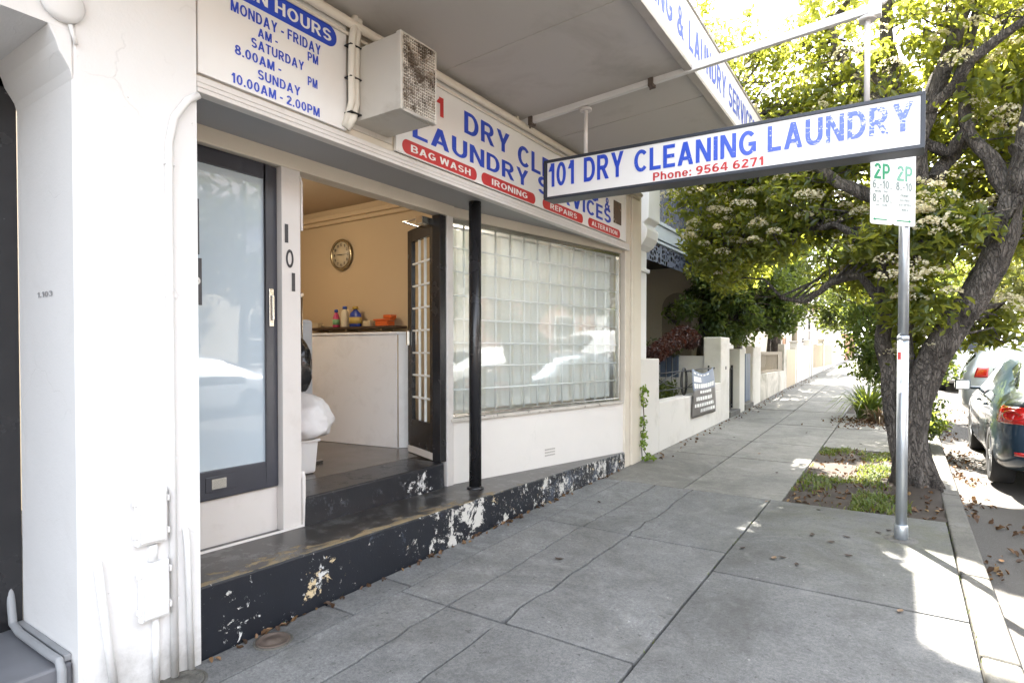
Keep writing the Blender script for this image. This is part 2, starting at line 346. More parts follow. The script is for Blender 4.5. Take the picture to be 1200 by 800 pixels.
SIGNW = M('white_sign_board', (.80, .79, .77), .38, .02, 1.3, 30, .02, dirt=.12, dirtcol=(.5, .46, .4), dscale=2)
WHITEV = M('white_sign_vinyl', (.82, .82, .80), .4, .02, 4, 60, 0)

# ------------------------------------------------------------------ ground, pavement, kerb, road
def sheet(name, x0, x1, ys, dz, mat, xs=None, nzamp=0):
    m = MB(); xs = xs or [x0, x1]
    for a, b in zip(ys[:-1], ys[1:]):
        for c, d in zip(xs[:-1], xs[1:]):
            q = [(c, a), (d, a), (d, b), (c, b)]
            m.face([(x, y, gz(y) + dz + nzamp * noise.noise(Vector((x * 3, y * 3, 0)))) for x, y in q], 0, nzamp > 0)
    return struct(m.build(name, mat))
YS = [-30, -6, -3, 0, 1.5, 4, 6.8, 8.2, 11.9, 14.3, 18.4, 25, 33, 41, 60, 80, 120, 200]
sheet('ground', -400, 400, YS + [900], -.24, EARTH)
sheet('road', .475, 8.6, YS, -.125, ASPH, xs=[.475, 1.2, 4.5, 7.9, 8.6])
sheet('pavement_bed', -2.9, .33, YS, -.035, DIRT)
sheet('far_pavement', 8.76, 11.6, YS, 0, CONC2)
k = MB()
y = -6
while y < 60:
    for x0, x1 in ((.323, .478), (8.6, 8.755)):
        k.hexa([(x0, y, gz(y) - .2), (x1, y, gz(y) - .2), (x1, y + 1.19, gz(y + 1.19) - .2), (x0, y + 1.19, gz(y + 1.19) - .2)],
               [(x0, y, gz(y) + .004), (x1, y, gz(y) - .004), (x1, y + 1.19, gz(y + 1.19) - .004), (x0, y + 1.19, gz(y + 1.19) + .004)])
    y += 1.2
struct(k.build('kerb', KERBM, bevel=.018, seg=3))

def jit(key, t, amp): return amp * (noise.noise(Vector((key * 7.31, t * 1.3, 3.7))) + .8 * noise.noise(Vector((key * 3.1, t * 7, 9.2))))
XJ = {-2.58: .005, -2.2: .026, -1.8: .034, -1.05: .004, -1.9: .004}
def slab(mb, tones, x0, x1, y0, y1, tone, g=.0072):
    def ax(x, y): return x + jit(x, y, XJ.get(x, .001))
    def ay(y, x): return y + jit(y + 50, x, .008)
    n = max(2, int((y1 - y0) / .1)); k2 = max(2, int((x1 - x0) / .12)); P = []
    for i in range(k2): x = x0 + (x1 - x0) * i / k2; P.append((min(max(x, x0 + g), x1 - g), ay(y0, x) + g))
    for i in range(n): y = y0 + (y1 - y0) * i / n; P.append((ax(x1, y) - g, min(max(y, y0 + g), y1 - g)))
    for i in range(k2): x = x1 - (x1 - x0) * i / k2; P.append((min(max(x, x0 + g), x1 - g), ay(y1, x) - g))
    for i in range(n): y = y1 - (y1 - y0) * i / n; P.append((ax(x0, y) + g, min(max(y, y0 + g), y1 - g)))
    tx, ty, tz = [random.uniform(-1, 1) for _ in range(3)]
    def h(p): return gz(p[1]) + .0015 * tz + .002 * tx * (p[0] - x0) + .0015 * ty * (p[1] - y0)
    b = len(mb.v); N = len(P)
    mb.v += [(p[0], p[1], h(p)) for p in P] + [(p[0], p[1], h(p) - .04) for p in P]
    mb.f.append(tuple(b + i for i in range(N))); mb.m.append(0); mb.sm.append(False); tones.append(tone)
    for i in range(N):
        j = (i + 1) % N; mb.f.append((b + i, b + N + i, b + N + j, b + j)); mb.m.append(0); mb.sm.append(False); tones.append(tone)
def slabs(name, rects, mat):
    mb = MB(); tones = []
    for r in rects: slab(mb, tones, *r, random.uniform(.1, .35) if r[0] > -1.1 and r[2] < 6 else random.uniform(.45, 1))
    o = mb.build(name, mat, weld=False)
    a = o.data.attributes.new('tone', 'FLOAT', 'FACE'); a.data.foreach_set('value', tones)
    md = o.modifiers.new('b', 'BEVEL'); md.width = .004; md.segments = 2; md.limit_method = 'ANGLE'; md.angle_limit = R(40)
    return struct(o)
rects = []
for y0, y1 in ((-3, -.6), (-.6, 1.2), (1.2, 2.25), (2.25, 2.72), (2.72, 4.45), (4.45, 6.07)): rects.append((-2.83, -2.58, y0, y1))
for y0, y1 in ((-3, -1), (-1, .8), (.8, 2.62), (2.62, 4.37), (4.37, 6.07)):
    for x0, x1 in ((-2.58, -2.2), (-2.2, -1.8), (-1.8, -1.05)): rects.append((x0, x1, y0, y1))
for y0, y1 in ((-3, -.5), (-.5, 1.6), (1.6, 3.98), (3.98, 6.07)): rects.append((-1.05, .318, y0, y1))
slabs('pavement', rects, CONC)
rects = []
for y0, y1 in ((6.07, 8.05), (8.05, 9.4)): rects += [(-2.83, -1.9, y0, y1), (-1.9, -.95, y0, y1)]
y = 9.4
while y < 60:
    rects += [(-2.83, -1.9, y, y + 2.1), (-1.9, -.95, y, y + 2.1)]
    if not 12 < y < 15.5: rects.append((-.95, .318, y, y + 2.1))
    y += 2.1
slabs('concrete_path', rects, CONC2)
m = MB(); nx, ny = 16, 40
def soilz(x, y): return gz(y) - .012 + .03 * noise.noise(Vector((x * 4, y * 4, 1))) + .06 * math.exp(-((x - .12) ** 2 + (y - 7.35) ** 2) / .12)
for (x0, x1, y0, y1) in ((-.95, .322, 6.07, 9.4), (-.95, .322, 12, 16)):
    for i in range(nx):
        for j in range(ny):
            q = [(x0 + (x1 - x0) * a / nx, y0 + (y1 - y0) * b / ny) for a, b in ((i, j), (i + 1, j), (i + 1, j + 1), (i, j + 1))]
            m.face([(x, y, soilz(x, y)) for x, y in q], 0, True)
struct(m.build('soil_bed', SOIL))
sheet('garden_soil', -14, -3.0, [7.3, 8.2, 11.9, 14.3, 18.4, 25, 41, 60], .12, SOIL)

# small round covers let into the pavement
def cover(x, y, r, label, mat):
    t = thing('drain_cover', label, 'drain cover', (x, y, gz(y)))
    b = MB(); z = gz(y); b.lathe([(r, -.02), (r, .006), (r * .9, .009), (r * .86, .004), (r * .45, .004), (r * .42, .008), (0.001, .008)], (x, y, z), 24); b.build('lid', mat, t)
    q = MB(); q.lathe([(r * 1.14, -.02), (r * 1.14, .0035), (r * 1.02, .0035), (r * 1.02, -.02)], (x, y, z), 24); q.build('rim', KERBM, t)
RUST = M('rusty_iron', (.10, .075, .06), .7, .3, 14, 80, .4)
cover(-2.70, 1.82, .085, 'small rusty iron drain cover beside the black step', RUST)
cover(-2.72, 1.36, .10, 'pale concrete drain lid at the foot of the white pilaster', KERBM)

# ------------------------------------------------------------------ the white building at the left edge
lb = thing('white_building', 'white rendered shop building with thick pilaster and dark shutter doorway', 'building', (-2.83, .9, 0))
b = MB(); b.prism([(-2.80, 1.012), (-2.812, 1.0), (-3.42, 1.0), (-3.42, 1.5), (-2.80, 1.5)], -.1, 8.6, 2); b.build('pilaster', WHITE, lb)
b = MB(); b.box(-3.6, -2.803, -7, .9995, 2.79, 8.6); b.box(-3.6, -2.803, -7, -1.4, -.2, 2.785); b.build('wall', WHITE, lb)
b = MB(); b.prism([(1.0, 2.60), (1.0, 2.79), (.92, 2.79), (.945, 2.735), (.955, 2.70), (.99, 2.64)], -3.42, -2.801, 0)
b.build('capital_moulding', WHITE, lb, bevel=.004)
b = MB(); b.box(-3.62, -2.86, -1.4, .998, -.2, .215); b.build('threshold', M('painted_grey_step', (.16, .165, .18), .45, .15, 6, 60, .1, dirt=.4), lb, bevel=.012)
b = MB(); b.box(-3.45, -2.875, .972, .999, .217, .245); b.tube([(-2.848, .955, .02), (-2.848, .955, .20), (-2.87, .953, .236), (-2.95, .95, .236), (-3.3, .95, .236), (-3.4, .955, .25), (-3.44, .955, .42), (-3.49, .96, .45)], .017); b.build('skirting_pipe', M('dirty_grey_pipe', (.30, .31, .32), .5, .15, 8, 60, .1, dirt=.4), lb, bevel=.004)
b = MB()
for i in range(14): b.box(-3.50 - (.02 if i % 2 else 0), -3.46, -1.4 + i * .17, -1.4 + i * .17 + .16, .22, 2.79)
b.build('shutter_door', CHAR, lb, bevel=.004)
b = MB(); b.box(-3.46, -3.42, .90, .998, .216, 2.785); b.box(-3.475, -3.435, .84, .898, .216, 2.785); b.box(-3.46, -3.42, -1.4, .998, 2.70, 2.784); b.build('door_frame', BLACKP, lb, bevel=.004)
b = MB(); b.tube([(-2.785, 1.50, 2.712), (-2.785, 1.45, 2.67), (-2.787, 1.39, 2.57), (-2.789, 1.368, 2.45), (-2.789, 1.365, 2.2), (-2.789, 1.366, 1.2), (-2.789, 1.372, .0)], .017)
for z in (.35, 1.0, 1.75, 2.35): b.box(-2.80, -2.782, 1.345, 1.392, z, z + .018)
b.build('conduit', WHITE, lb)
b = MB(); b.tube([(-2.81, 1.425, .68), (-2.79, 1.427, .66), (-2.787, 1.432, .6), (-2.786, 1.447, -.02)], .014); b.build('conduit', WHITE, lb)
b = MB(); b.tube([(-2.81, 1.06, .64), (-2.788, 1.065, .61), (-2.786, 1.09, .35), (-2.785, 1.13, -.02)], .016); b.build('conduit', WHITE, lb)
b = MB(); b.tube([(-2.79, 1.29, .31), (-2.79, 1.292, -.02)], .015); b.build('conduit', WHITE, lb)
b = MB(); b.tube([(-2.79, 1.28, .64), (-2.79, 1.283, .565)], .02); b.build('conduit', WHITE, lb)
for y0, y1, z0, z1 in ((1.208, 1.335, .645, .885), (1.22, 1.342, .305, .562)):
    b = MB(); b.box(-2.80, -2.765, y0, y1, z0, z1); b.box(-2.766, -2.752, y0 + .012, y1 - .008, z0 + .012, z1 - .012)
    for z in (z0 + .035, z1 - .06):
        b.box(-2.79, -2.76, y0 - .012, y0 + .004, z, z + .03); b.box(-2.79, -2.76, y1 - .004, y1 + .010, z, z + .03)
    b.build('meter_box', WHITE, lb, bevel=.006)
b = MB(); b.lathe([(.075, 0), (.075, .02), (.06, .034), (.02, .036), (.001, .036)], (-2.80, .965, 2.885), 24, axis=0); b.tube([(-2.79, .99, 2.81), (-2.79, 1.01, 2.74)], .008); b.build('round_junction_box', WHITE, lb)
fr103 = ((-3.24, .9985, 1.735), (1, 0, 0), (0, 0, 1), (0, -1, 0))
text(lb, '1.103', fr103, 0.045, 0.003, .17, .024, SOFFITW, .0, 'door_number', off=.001)

# ------------------------------------------------------------------ the laundry shop
shop = thing('laundry_shop', 'cream white corner laundry shop with recessed doorway, barred window and peeling black step', 'shop', (-2.83, 4.2, 0))
def lz(y): return .345 - .0165 * (y - 2)
BLKPEEL = peel_paint('peeling_black_step_paint', (.009, .011, .016), [((.10, .12, .16), 3.5, .57, .12, 5.5), ((.55, .54, .50), 6.0, .60, .012, 3.1), ((.58, .46, .28), 8.5, .675, .012, 8.4), ((.60, .60, .58), 15, .64, .012, 6.7), ((.64, .64, .62), 36, .655, .012, 1.2), ((.50, .42, .30), 26, .67, .012, 9.9)], .42, (2.2, 5.0, .055), hot=(((-2.83, 2.30, .24), .20, .19, 8.4), ((-2.83, 2.16, .10), .16, .17, 8.4), ((-2.83, 2.22, .17), .20, .15, 6.7), ((-2.83, 3.55, .15), .45, .09, 3.1), ((-2.83, 1.75, .1), .3, .09, 6.7)))
def ledge_paint():
    m, n, l, p = mat0('worn_black_ledge_paint'); v = coord(n, l, True)
    sep = n.new('ShaderNodeSeparateXYZ'); l.new(v, sep.inputs[0])
    c = mix(n, l, nz(n, l, v, 5, 6), (.016, .015, .015), (.042, .039, .037))
    g = n.new('ShaderNodeMapRange'); g.inputs[1].default_value = -3.12; g.inputs[2].default_value = -2.85; g.inputs[3].default_value = -.09; g.inputs[4].default_value = .15; l.new(sep.outputs[0], g.inputs[0])
    gy = n.new('ShaderNodeMapRange'); gy.inputs[1].default_value = 3.4; gy.inputs[2].default_value = 5.2; gy.inputs[3].default_value = 0; gy.inputs[4].default_value = -.22; l.new(sep.outputs[1], gy.inputs[0])
    mp = n.new('ShaderNodeMapping'); mp.inputs['Scale'].default_value = (1.6, .7, 1); l.new(v, mp.inputs[0])
    f = mth(n, l, 'ADD', mth(n, l, 'ADD', nz(n, l, mp.outputs[0], 6, 10, .74, .5), g.outputs[0]), gy.outputs[0])
    k1 = ramp(n, l, f, .60, .625); c = mix(n, l, k1, c, mix(n, l, nz(n, l, v, 30, 3), (.21, .155, .085), (.30, .235, .14)))
    k2 = ramp(n, l, nz(n, l, v, 7, 10, .78), .53, .57); c = mix(n, l, mth(n, l, 'MULTIPLY', k2, .7), c, (.12, .118, .115))
    l.new(c, p.inputs['Base Color']); l.new(mth(n, l, 'MULTIPLY_ADD', k1, .35, .28), p.inputs['Roughness'])
    bump(n, l, p, mth(n, l, 'SUBTRACT', mth(n, l, 'MULTIPLY', nz(n, l, v, 60, 4), .4), k1), .3, .003); return m
LEDGE = ledge_paint()
b = MB(); ys = [1.505 + (6.835 - 1.505) * i / 24 for i in range(25)]
def fx(y): return -2.835 + .004 * noise.noise(Vector((y * 3, 0, 0)))
for a, c in zip(ys[:-1], ys[1:]):
    b.face([(fx(a), a, lz(a)), (fx(c), c, lz(c)), (-3.5, c, lz(c)), (-3.5, a, lz(a))], 1)
    b.face([(fx(a) + .004, a, gz(a) - .06), (fx(c) + .004, c, gz(c) - .06), (fx(c), c, lz(c)), (fx(a), a, lz(a))], 0)
for y_ in (ys[0], ys[-1]): b.face([(fx(y_) + .004, y_, gz(y_) - .06), (fx(y_), y_, lz(y_)), (-3.5, y_, lz(y_)), (-3.5, y_, gz(y_) - .06)], 0)
b.build('step_ledge', [BLKPEEL, LEDGE], shop, bevel=.012, seg=3)
THRESH = peel_paint('worn_black_threshold_paint', (.013, .014, .018), [((.09, .10, .12), 7, .55, .15, 4.1), ((.62, .62, .60), 6, .66, .015, 2.2), ((.62, .62, .60), 26, .70, .015, 7.2)], .3, hot=(((-3.32, 3.62, .36), .28, .14, 2.2), ((-3.31, 2.9, .30), .22, .13, 2.2), ((-3.31, 2.7, .33), .5, .06, 7.2)))
b = MB(); b.hexa([(-3.30, 2.47, .25), (-3.32, 3.925, .25), (-3.75, 3.925, .25), (-3.75, 2.47, .25)], [(-3.31, 2.47, .53), (-3.33, 3.925, .53), (-3.75, 3.925, .53), (-3.75, 2.47, .53)])
b.build('doorway_step', THRESH, shop, bevel=.012, seg=3)
FLOORM = M('dark_shop_floor', (.085, .07, .058), .22, .25, 3, 40, .05, dirt=.5, dirtcol=(.035, .032, .03), dscale=5)
b = MB(); b.box(-7.5, -3.752, 1.4, 5.0, .3, .529); b.box(-4.3, -3.9, 5.0, 6.8, .3, .529); b.build('shop_floor', FLOORM, shop)
INT = M('warm_cream_interior_paint', (.54, .415, .265), .6, .04, 1.5, 40, .04)
b = MB(); b.box(-7.6, -4.25, 5.0, 5.1, .5, 3.4); b.box(-7.6, -7.5, 1.4, 5.0, .5, 3.4); b.box(-7.6, -3.45, 1.35, 1.45, .5, 3.4); b.box(-4.35, -4.25, 5.1, 6.9, .5, 3.4); b.build('interior_wall', INT, shop)
b = MB(); b.box(-4.248, -4.225, 5.101, 6.95, .53, 3.31); b.build('white_bounce_wall', WHITEV, shop)  # unseen white sheet added to whiten the light on the curtains
b = MB(); b.box(-7.6, -2.97, 1.35, 6.9, 3.32, 3.42); b.build('interior_ceiling', M('dim_cream_ceiling', (.50, .38, .25), .7, .05), shop)
b = MB(); b.box(-7.5, -4.25, 4.92, 4.999, 3.17, 3.23); b.box(-7.5, -4.25, 4.95, 4.999, 3.12, 3.17); b.build('cornice', INT, shop, bevel=.01)
# closed glass door, its post and the panel below
b = MB(); b.box(-3.46, -3.395, 1.5, 2.325, .30, .625); b.build('door_base_panel', TRIM, shop, bevel=.006)
b = MB(); b.box(-3.44, -3.33, 2.325, 2.465, .30, 2.69); b.tube([(-3.322, 2.475, .31), (-3.322, 2.475, .66), (-3.335, 2.475, .70)], .013); b.tube([(-3.322, 1.6, .352), (-3.322, 2.47, .338)], .012)
b.tube([(-3.322, 2.47, 2.3), (-3.322, 2.47, 2.62), (-3.33, 2.46, 2.66)], .008)
post = b.build('door_post', TRIM, shop, bevel=.006)
DIGIT = M('black_number', (.03, .03, .035), .4, .1)
fr1 = ((-3.329, 0, 0), (0, 1, 0), (0, 0, 1), (1, 0, 0))
for ch, y_, z_ in (('I', 2.345, 2.205), ('O', 2.352, 2.045), ('I', 2.395, 1.895)):
    text(post, ch, fr1, y_, z_, .058 if ch == 'O' else .026, .12, DIGIT, .02, 'door_number', depth=.003, shear=0)
gd = MB(); X0, X1 = -3.42, -3.375
gd.box(X0, X1, 1.44, 1.52, .63, 2.685); gd.box(X0, X1, 2.235, 2.322, .63, 2.685); gd.box(X0, X1, 1.52, 2.235, 2.595, 2.685); gd.box(X0, X1, 1.52, 2.235, .63, .80)
door = gd.build('glass_door', CHAR, shop, bevel=.005)
def frost():
    m, n, l, p = mat0('frosted_blue_glass'); v = coord(n, l)
    l.new(mix(n, l, nz(n, l, v, .9, 3), (.44, .53, .60), (.50, .58, .64)), p.inputs['Base Color']); p.inputs['Roughness'].default_value = .015; p.inputs['Specular IOR Level'].default_value = .5
    p.inputs['Coat Weight'].default_value = .25; p.inputs['Coat Roughness'].default_value = .03
    return m
b = MB(); b.box(-3.405, -3.392, 1.515, 2.24, .79, 2.60); b.build('pane', frost(), door)
b = MB(); b.box(-3.376, -3.366, 2.258, 2.292, 1.66, 1.905); b.box(-3.366, -3.345, 2.266, 2.282, 1.70, 1.86); b.build('handle', CHROME, door, bevel=.004)
b = MB(); b.box(-3.376, -3.370, 1.84, 2.03, .675, .765); b.build('letter_slot', CHAR, door, bevel=.003)
b = MB(); b.box(-3.3715, -3.3675, 1.875, 1.965, .69, .75); b.build('slot_flap', CHROME, door)
b = MB(); b.box(-3.391, -3.384, 1.55, 1.835, 1.77, 2.04); b.build('notice', CHAR, door)
b = MB(); b.box(-3.391, -3.3835, 1.56, 1.822, 2.06, 2.38); b.build('notice', CHAR, door)
text(door, 'P', ((-3.383, 0, 0), (0, 1, 0), (0, 0, 1), (1, 0, 0)), 1.785, 1.86, .04, .07, WHITEV, .01)
# transom, soffit under the fascia, jamb
b = MB(); b.box(-3.45, -3.33, 1.5, 4.07, 2.692, 2.80); b.build('transom', CREAM, shop, bevel=.005)
b = MB(); b.box(-3.5, -2.85, 1.5, 6.78, 2.79, 2.825); b.build('recess_soffit', SOFFITW, shop)
b = MB()
for z0, z1, x in ((2.735, 2.758, -2.795), (2.761, 2.784, -2.80), (2.787, 2.818, -2.806)): b.box(-2.86, x, 1.503, 6.80, z0, z1)
b.build('fascia_trim', TRIM, shop, bevel=.004)
b = MB(); b.box(-2.97, -2.84, 1.503, 7.2, 2.827, 3.56); b.build('sign_wall', CREAM, shop)
b = MB(); b.box(-3.3, -2.84, 1.503, 7.2, 3.70, 8.3); b.box(-3.4, -2.78, 1.503, 7.24, 8.3, 8.5); b.build('upper_wall', WHITE, shop)
b = MB(); b.box(-12, -3.31, 1.503, 7.2, 8.0, 8.2); b.build('roof', M('dull_roof_iron', (.25, .25, .26), .6), shop)
b = MB(); b.box(-12, -7.62, 1.35, 7.2, 0, 8.0); b.box(-7.62, -3.5, 7.0, 7.2, 0, 8.0); b.build('party_wall', WALL, shop)
b = MB(); b.box(-3.46, -3.335, 3.978, 4.06, .25, 2.695); b.build('door_jamb', TRIM, shop, bevel=.005)
A = Vector((-3.36, 4.03, 0)); B = Vector((-2.862, 6.72, 0)); T = (B - A).normalized(); NN = Vector((T.y, -T.x, 0)); WLn = (B - A).length
def wp(t, n_, z): p = A + T * t + NN * n_; return (p.x, p.y, z)
def wbox(mb, t0, t1, n0, n1, z0, z1, mi=0):
    return mb.hexa([wp(t0, n0, z0), wp(t0, n1, z0), wp(t1, n1, z0), wp(t1, n0, z0)], [wp(t0, n0, z1), wp(t0, n1, z1), wp(t1, n1, z1), wp(t1, n0, z1)], mi)
b = MB(); wbox(b, .02, WLn + .04, -.12, 0, .15, .90); b.build('window_wall', WALL, shop)
b = MB(); wbox(b, .0, WLn, -.12, .0, 2.70, 2.80); b.build('window_head', CREAM, shop)
win = MB(); wbox(win, .0, WLn - .0, -.07, -.02, 2.66, 2.70); wbox(win, .0, .035, -.07, -.02, .93, 2.66); wbox(win, WLn - .04, WLn, -.07, -.02, .93, 2.66); wbox(win, .0, WLn, -.07, -.02, .905, .935)
wo = win.build('window', CHROME, shop, bevel=.003)
b = MB(); b.face([wp(.035, -.047, .935), wp(WLn - .04, -.047, .935), wp(WLn - .04, -.047, 2.66), wp(.035, -.047, 2.66)]); b.build('pane', glass('shop_window_glass', (.93, .96, .95), 1.0, .065), wo)
b = MB(); GR = M('white_grille_paint', (.86, .87, .86), .5, .03)
nv, nh = 13, 8
for i in range(1, nv): t = .035 + (WLn - .075) * i / nv; b.tube([wp(t, -.075, .935), wp(t, -.075, 2.66)], .010, 6)
for i in range(1, nh): z = .935 + 1.725 * i / nh; b.tube([wp(.035, -.063, z), wp(WLn - .04, -.063, z)], .009, 6)
b.build('grille', GR, wo)
SILLM = peel_paint('flaking_window_sill', (.50, .47, .42), [((.08, .065, .05), 14, .58, .03, 2.2), ((.70, .68, .64), 9, .62, .05, 6.1)], .6)
b = MB(); wbox(b, .0, WLn, -.05, .035, .872, .904); b.build('sill', SILLM, wo, bevel=.004)
b = MB(); b.tube([(-3.085, 4.05, .29), (-3.085, 4.05, 2.80)], .054, 20); b.lathe([(.075, 0), (.075, .02), (.056, .03)], (-3.085, 4.05, lz(4.05) - .004), 20); b.build('support_post', BLACKP, shop)
b = MB(); b.box(-2.99, -2.83, 6.745, 6.895, .0, 3.55); b.box(-2.99, -2.805, 6.905, 7.2, -.05, 3.50); b.box(-2.99, -2.845, 6.89, 6.91, .0, 3.5); b.build('corner_pilaster', CREAM, shop, bevel=.008)
b = MB()
p = wp(1.33, .003, .44)
for i in range(6):
    for j in range(3): wbox(b, 1.30 + i * .028, 1.32 + i * .028, -.01, .004, .40 + j * .03, .415 + j * .03)
b.build('air_brick', SOFFIT, shop)
# open inward door leaf
H = Vector((-3.41, 3.93, 0)); E_ = Vector((-3.99, 4.19, 0)); D = (E_ - H).normalized(); DN = Vector((D.y, -D.x, 0)); DL = (E_ - H).length
def dbox(mb, t0, t1, n0, n1, z0, z1):
    def q(t, n_, z): p = H + D * t + DN * n_; return (p.x, p.y, z)
    return mb.hexa([q(t0, n0, z0), q(t0, n1, z0), q(t1, n1, z0), q(t1, n0, z0)], [q(t0, n0, z1), q(t0, n1, z1), q(t1, n1, z1), q(t1, n0, z1)])
b = MB(); dbox(b, 0, .12, -.02, .02, .55, 2.66); dbox(b, DL - .10, DL, -.02, .02, .55, 2.66); dbox(b, .12, DL - .10, -.02, .02, 2.54, 2.66); dbox(b, .12, DL - .10, -.02, .02, .60, .86)
od = b.build('open_door', BLACKP, shop, bevel=.004)
b = MB(); b.face([tuple(H + D * t + Vector((0, 0, z))) for t, z in ((.12, .86), (DL - .10, .86), (DL - .10, 2.54), (.12, 2.54))]); b.build('pane', glass('door_glass', (.92, .94, .9), 1, .07), od)
b = MB()
for i in range(1, 8): z = .86 + 1.68 * i / 8; dbox(b, .12, DL - .10, -.012, .012, z - .008, z + .008)
for t in (.26, .39): dbox(b, t - .007, t + .007, -.011, .011, .86, 2.54)
b.build('glazing_bars', GR, od)
b = MB(); dbox(b, .0, DL, -.022, .022, .535, .60); b.build('kick_strip', TRIM, od, bevel=.003)
b = MB(); b.box(-3.50, -3.42, 3.75, 3.93, 2.60, 2.66); b.tube([(-3.5, 3.8, 2.655), (-3.72, 3.82, 2.655), (-3.75, 4.06, 2.655)], .009, 6); b.build('door_closer', CHROME, od, bevel=.004)
b = MB(); dbox(b, DL - .07, DL - .03, -.05, -.02, 1.56, 1.70); b.build('handle', CHROME, od, bevel=.006)
b = MB(); b.box(-3.44, -3.348, 3.895, 3.976, .532, 2.69); b.build('door_frame', BLACKP, shop, bevel=.004)
# ------------------------------------------------------------------ awning over the footpath
aw = thing('street_awning', 'grey lined awning with white lettered fascia board fixed above the shop', 'awning', (-2.83, 4.2, 3.5))
AE = 7.16
def az(x): return 3.525 + (x + 2.83) * (.075 / 1.49)
b = MB(); b.hexa([(-2.83, -.5, az(-2.83)), (-1.345, -.5, az(-1.345)), (-1.345, AE, az(-1.345)), (-2.83, AE, az(-2.83))],
                 [(-2.83, -.5, 3.68), (-1.345, -.5, 3.74), (-1.345, AE, 3.74), (-2.83, AE, 3.68)]); b.build('soffit', SOFFIT, aw)
for y in (.9, 2.05, 3.28, 4.9, 6.1):
    b = MB(); b.hexa([(-2.80, y, az(-2.80) - .004), (-1.36, y, az(-1.36) - .004), (-1.36, y + .03, az(-1.36) - .004), (-2.80, y + .03, az(-2.80) - .004)], [(-2.80, y, az(-2.80) + .01), (-1.36, y, az(-1.36) + .01), (-1.36, y + .03, az(-1.36) + .01), (-2.80, y + .03, az(-2.80) + .01)]); b.build('joint_strip', SOFFIT, aw)
FASC = M('sunbleached_fascia_board', (.78, .77, .74), .5, .03, 1.5, 50, .03, dirt=.3, dirtcol=(.5, .46, .4), dscale=2)
b = MB(); b.box(-1.344, -1.315, -.5, AE, 3.605, 4.02); b.build('fascia_board', FASC, aw, bevel=.004)
b = MB(); b.box(-1.365, -1.305, -.5, AE, 3.572, 3.603); b.box(-1.365, -1.305, -.5, AE, 4.022, 4.04); b.build('edge_trim', M('stained_aluminium_trim', (.42, .39, .35), .5, .1, 5, 60, .05, dirt=.6, dirtcol=(.16, .12, .08)), aw, bevel=.003)
frA = ((-1.315, 0, 0), (0, 1, 0), (0, 0, 1), (1, 0, 0))
BLUEW = M('faded_blue_fascia_paint', (.07, .12, .50), .5, .08, 4, 60, 0)
for s, y, w in (('DRY', 2.02, .68), ('CLEANING', 2.86, 1.06), ('&', 4.02, .15), ('LAUNDRY', 4.285, 1.07), ('SERVICES', 5.45, 1.12)):
    text(aw, s, frA, y, 3.70, w, .21, BLUEW, .018)
b = MB(); b.tube([(-2.775, 1.51, 3.47), (-2.775, 7.1, 3.47)], .028, 12); b.tube([(-2.80, 1.51, 3.415), (-2.80, 7.1, 3.415)], .010, 8)
for y in (1.9, 2.95, 4.2, 5.6): b.box(-2.83, -2.745, y, y + .025, 3.465, 3.505)
b.build('wall_conduit', CREAM, aw)
# ------------------------------------------------------------------ signs on the wall
frS = ((-2.812, 0, 0), (0, 1, 0), (0, 0, 1), (1, 0, 0))
hs = thing('hours_sign', 'white opening hours board with blue lettering fixed above the glass door', 'sign', (-2.83, 1.9, 2.83))
b = MB(); b.box(-2.838, -2.812, 1.515, 2.415, 2.835, 3.492); b.build('board', SIGNW, hs, bevel=.003)
pill(frS, 1.56, 2.34, 3.287, 3.412).build('blue_band', BLUE, hs)
text(hs, 'OPEN HOURS', frS, 1.60, 3.315, .70, .068, WHITEV, .03)
for s, y0, y1, z0, z1 in (('MONDAY - FRIDAY', 1.68, 2.225, 3.205, 3.262), ('AM -', 1.828, 1.945, 3.140, 3.187), ('PM', 2.135, 2.206, 3.143, 3.193), ('SATURDAY', 1.79, 2.11, 3.072, 3.122),
                          ('8.00AM -', 1.70, 1.965, 2.998, 3.047), ('PM', 2.135, 2.2, 3.005, 3.055), ('SUNDAY', 1.826, 2.085, 2.922, 2.972), ('10.00AM - 2.00PM', 1.68, 2.215, 2.850, 2.900)):
    text(hs, s, frS, y0, z0, y1 - y0, z1 - z0, BLUE, .026)
ss = thing('shop_sign', 'long white shop sign listing dry cleaning and laundry services above the window', 'sign', (-2.83, 4.8, 2.83))
b = MB(); b.box(-2.838, -2.812, 2.83, 6.70, 2.835, 3.475); b.build('board', SIGNW, ss, bevel=.003)
b = MB(); b.box(-2.815, -2.806, 2.83, 6.70, 2.83, 2.838); b.box(-2.815, -2.806, 6.695, 6.705, 2.83, 3.475); b.build('edging', TRIM, ss)
text(ss, '101', frS, 2.97, 3.205, .345, .14, RED, .03)
text(ss, 'DRY', frS, 3.555, 3.178, .62, .168, BLUE, .03); text(ss, 'CLEANING', frS, 4.305, 3.135, 1.62, .18, BLUE, .03); text(ss, '&', frS, 6.10, 3.105, .15, .14, BLUE, .03)
text(ss, 'LAUNDRY', frS, 2.985, 2.972, 1.49, .14, BLUE, .03); text(ss, 'SERVICES', frS, 4.645, 2.968, 1.62, .16, BLUE, .03)
for s, a, c in (('BAG WASH', 2.885, 3.715), ('IRONING', 3.775, 4.60), ('REPAIRS', 4.73, 5.56), ('ALTERATION', 5.68, 6.53)):
    pill(frS, a, c, 2.842, 2.938).build('red_band', RED, ss)
    w = (c - a) * (.66 if s == 'IRONING' or s == 'REPAIRS' else .80); text(ss, s, frS, (a + c) / 2 - w / 2, 2.865, w, .05, WHITEV, .02, off=.003)
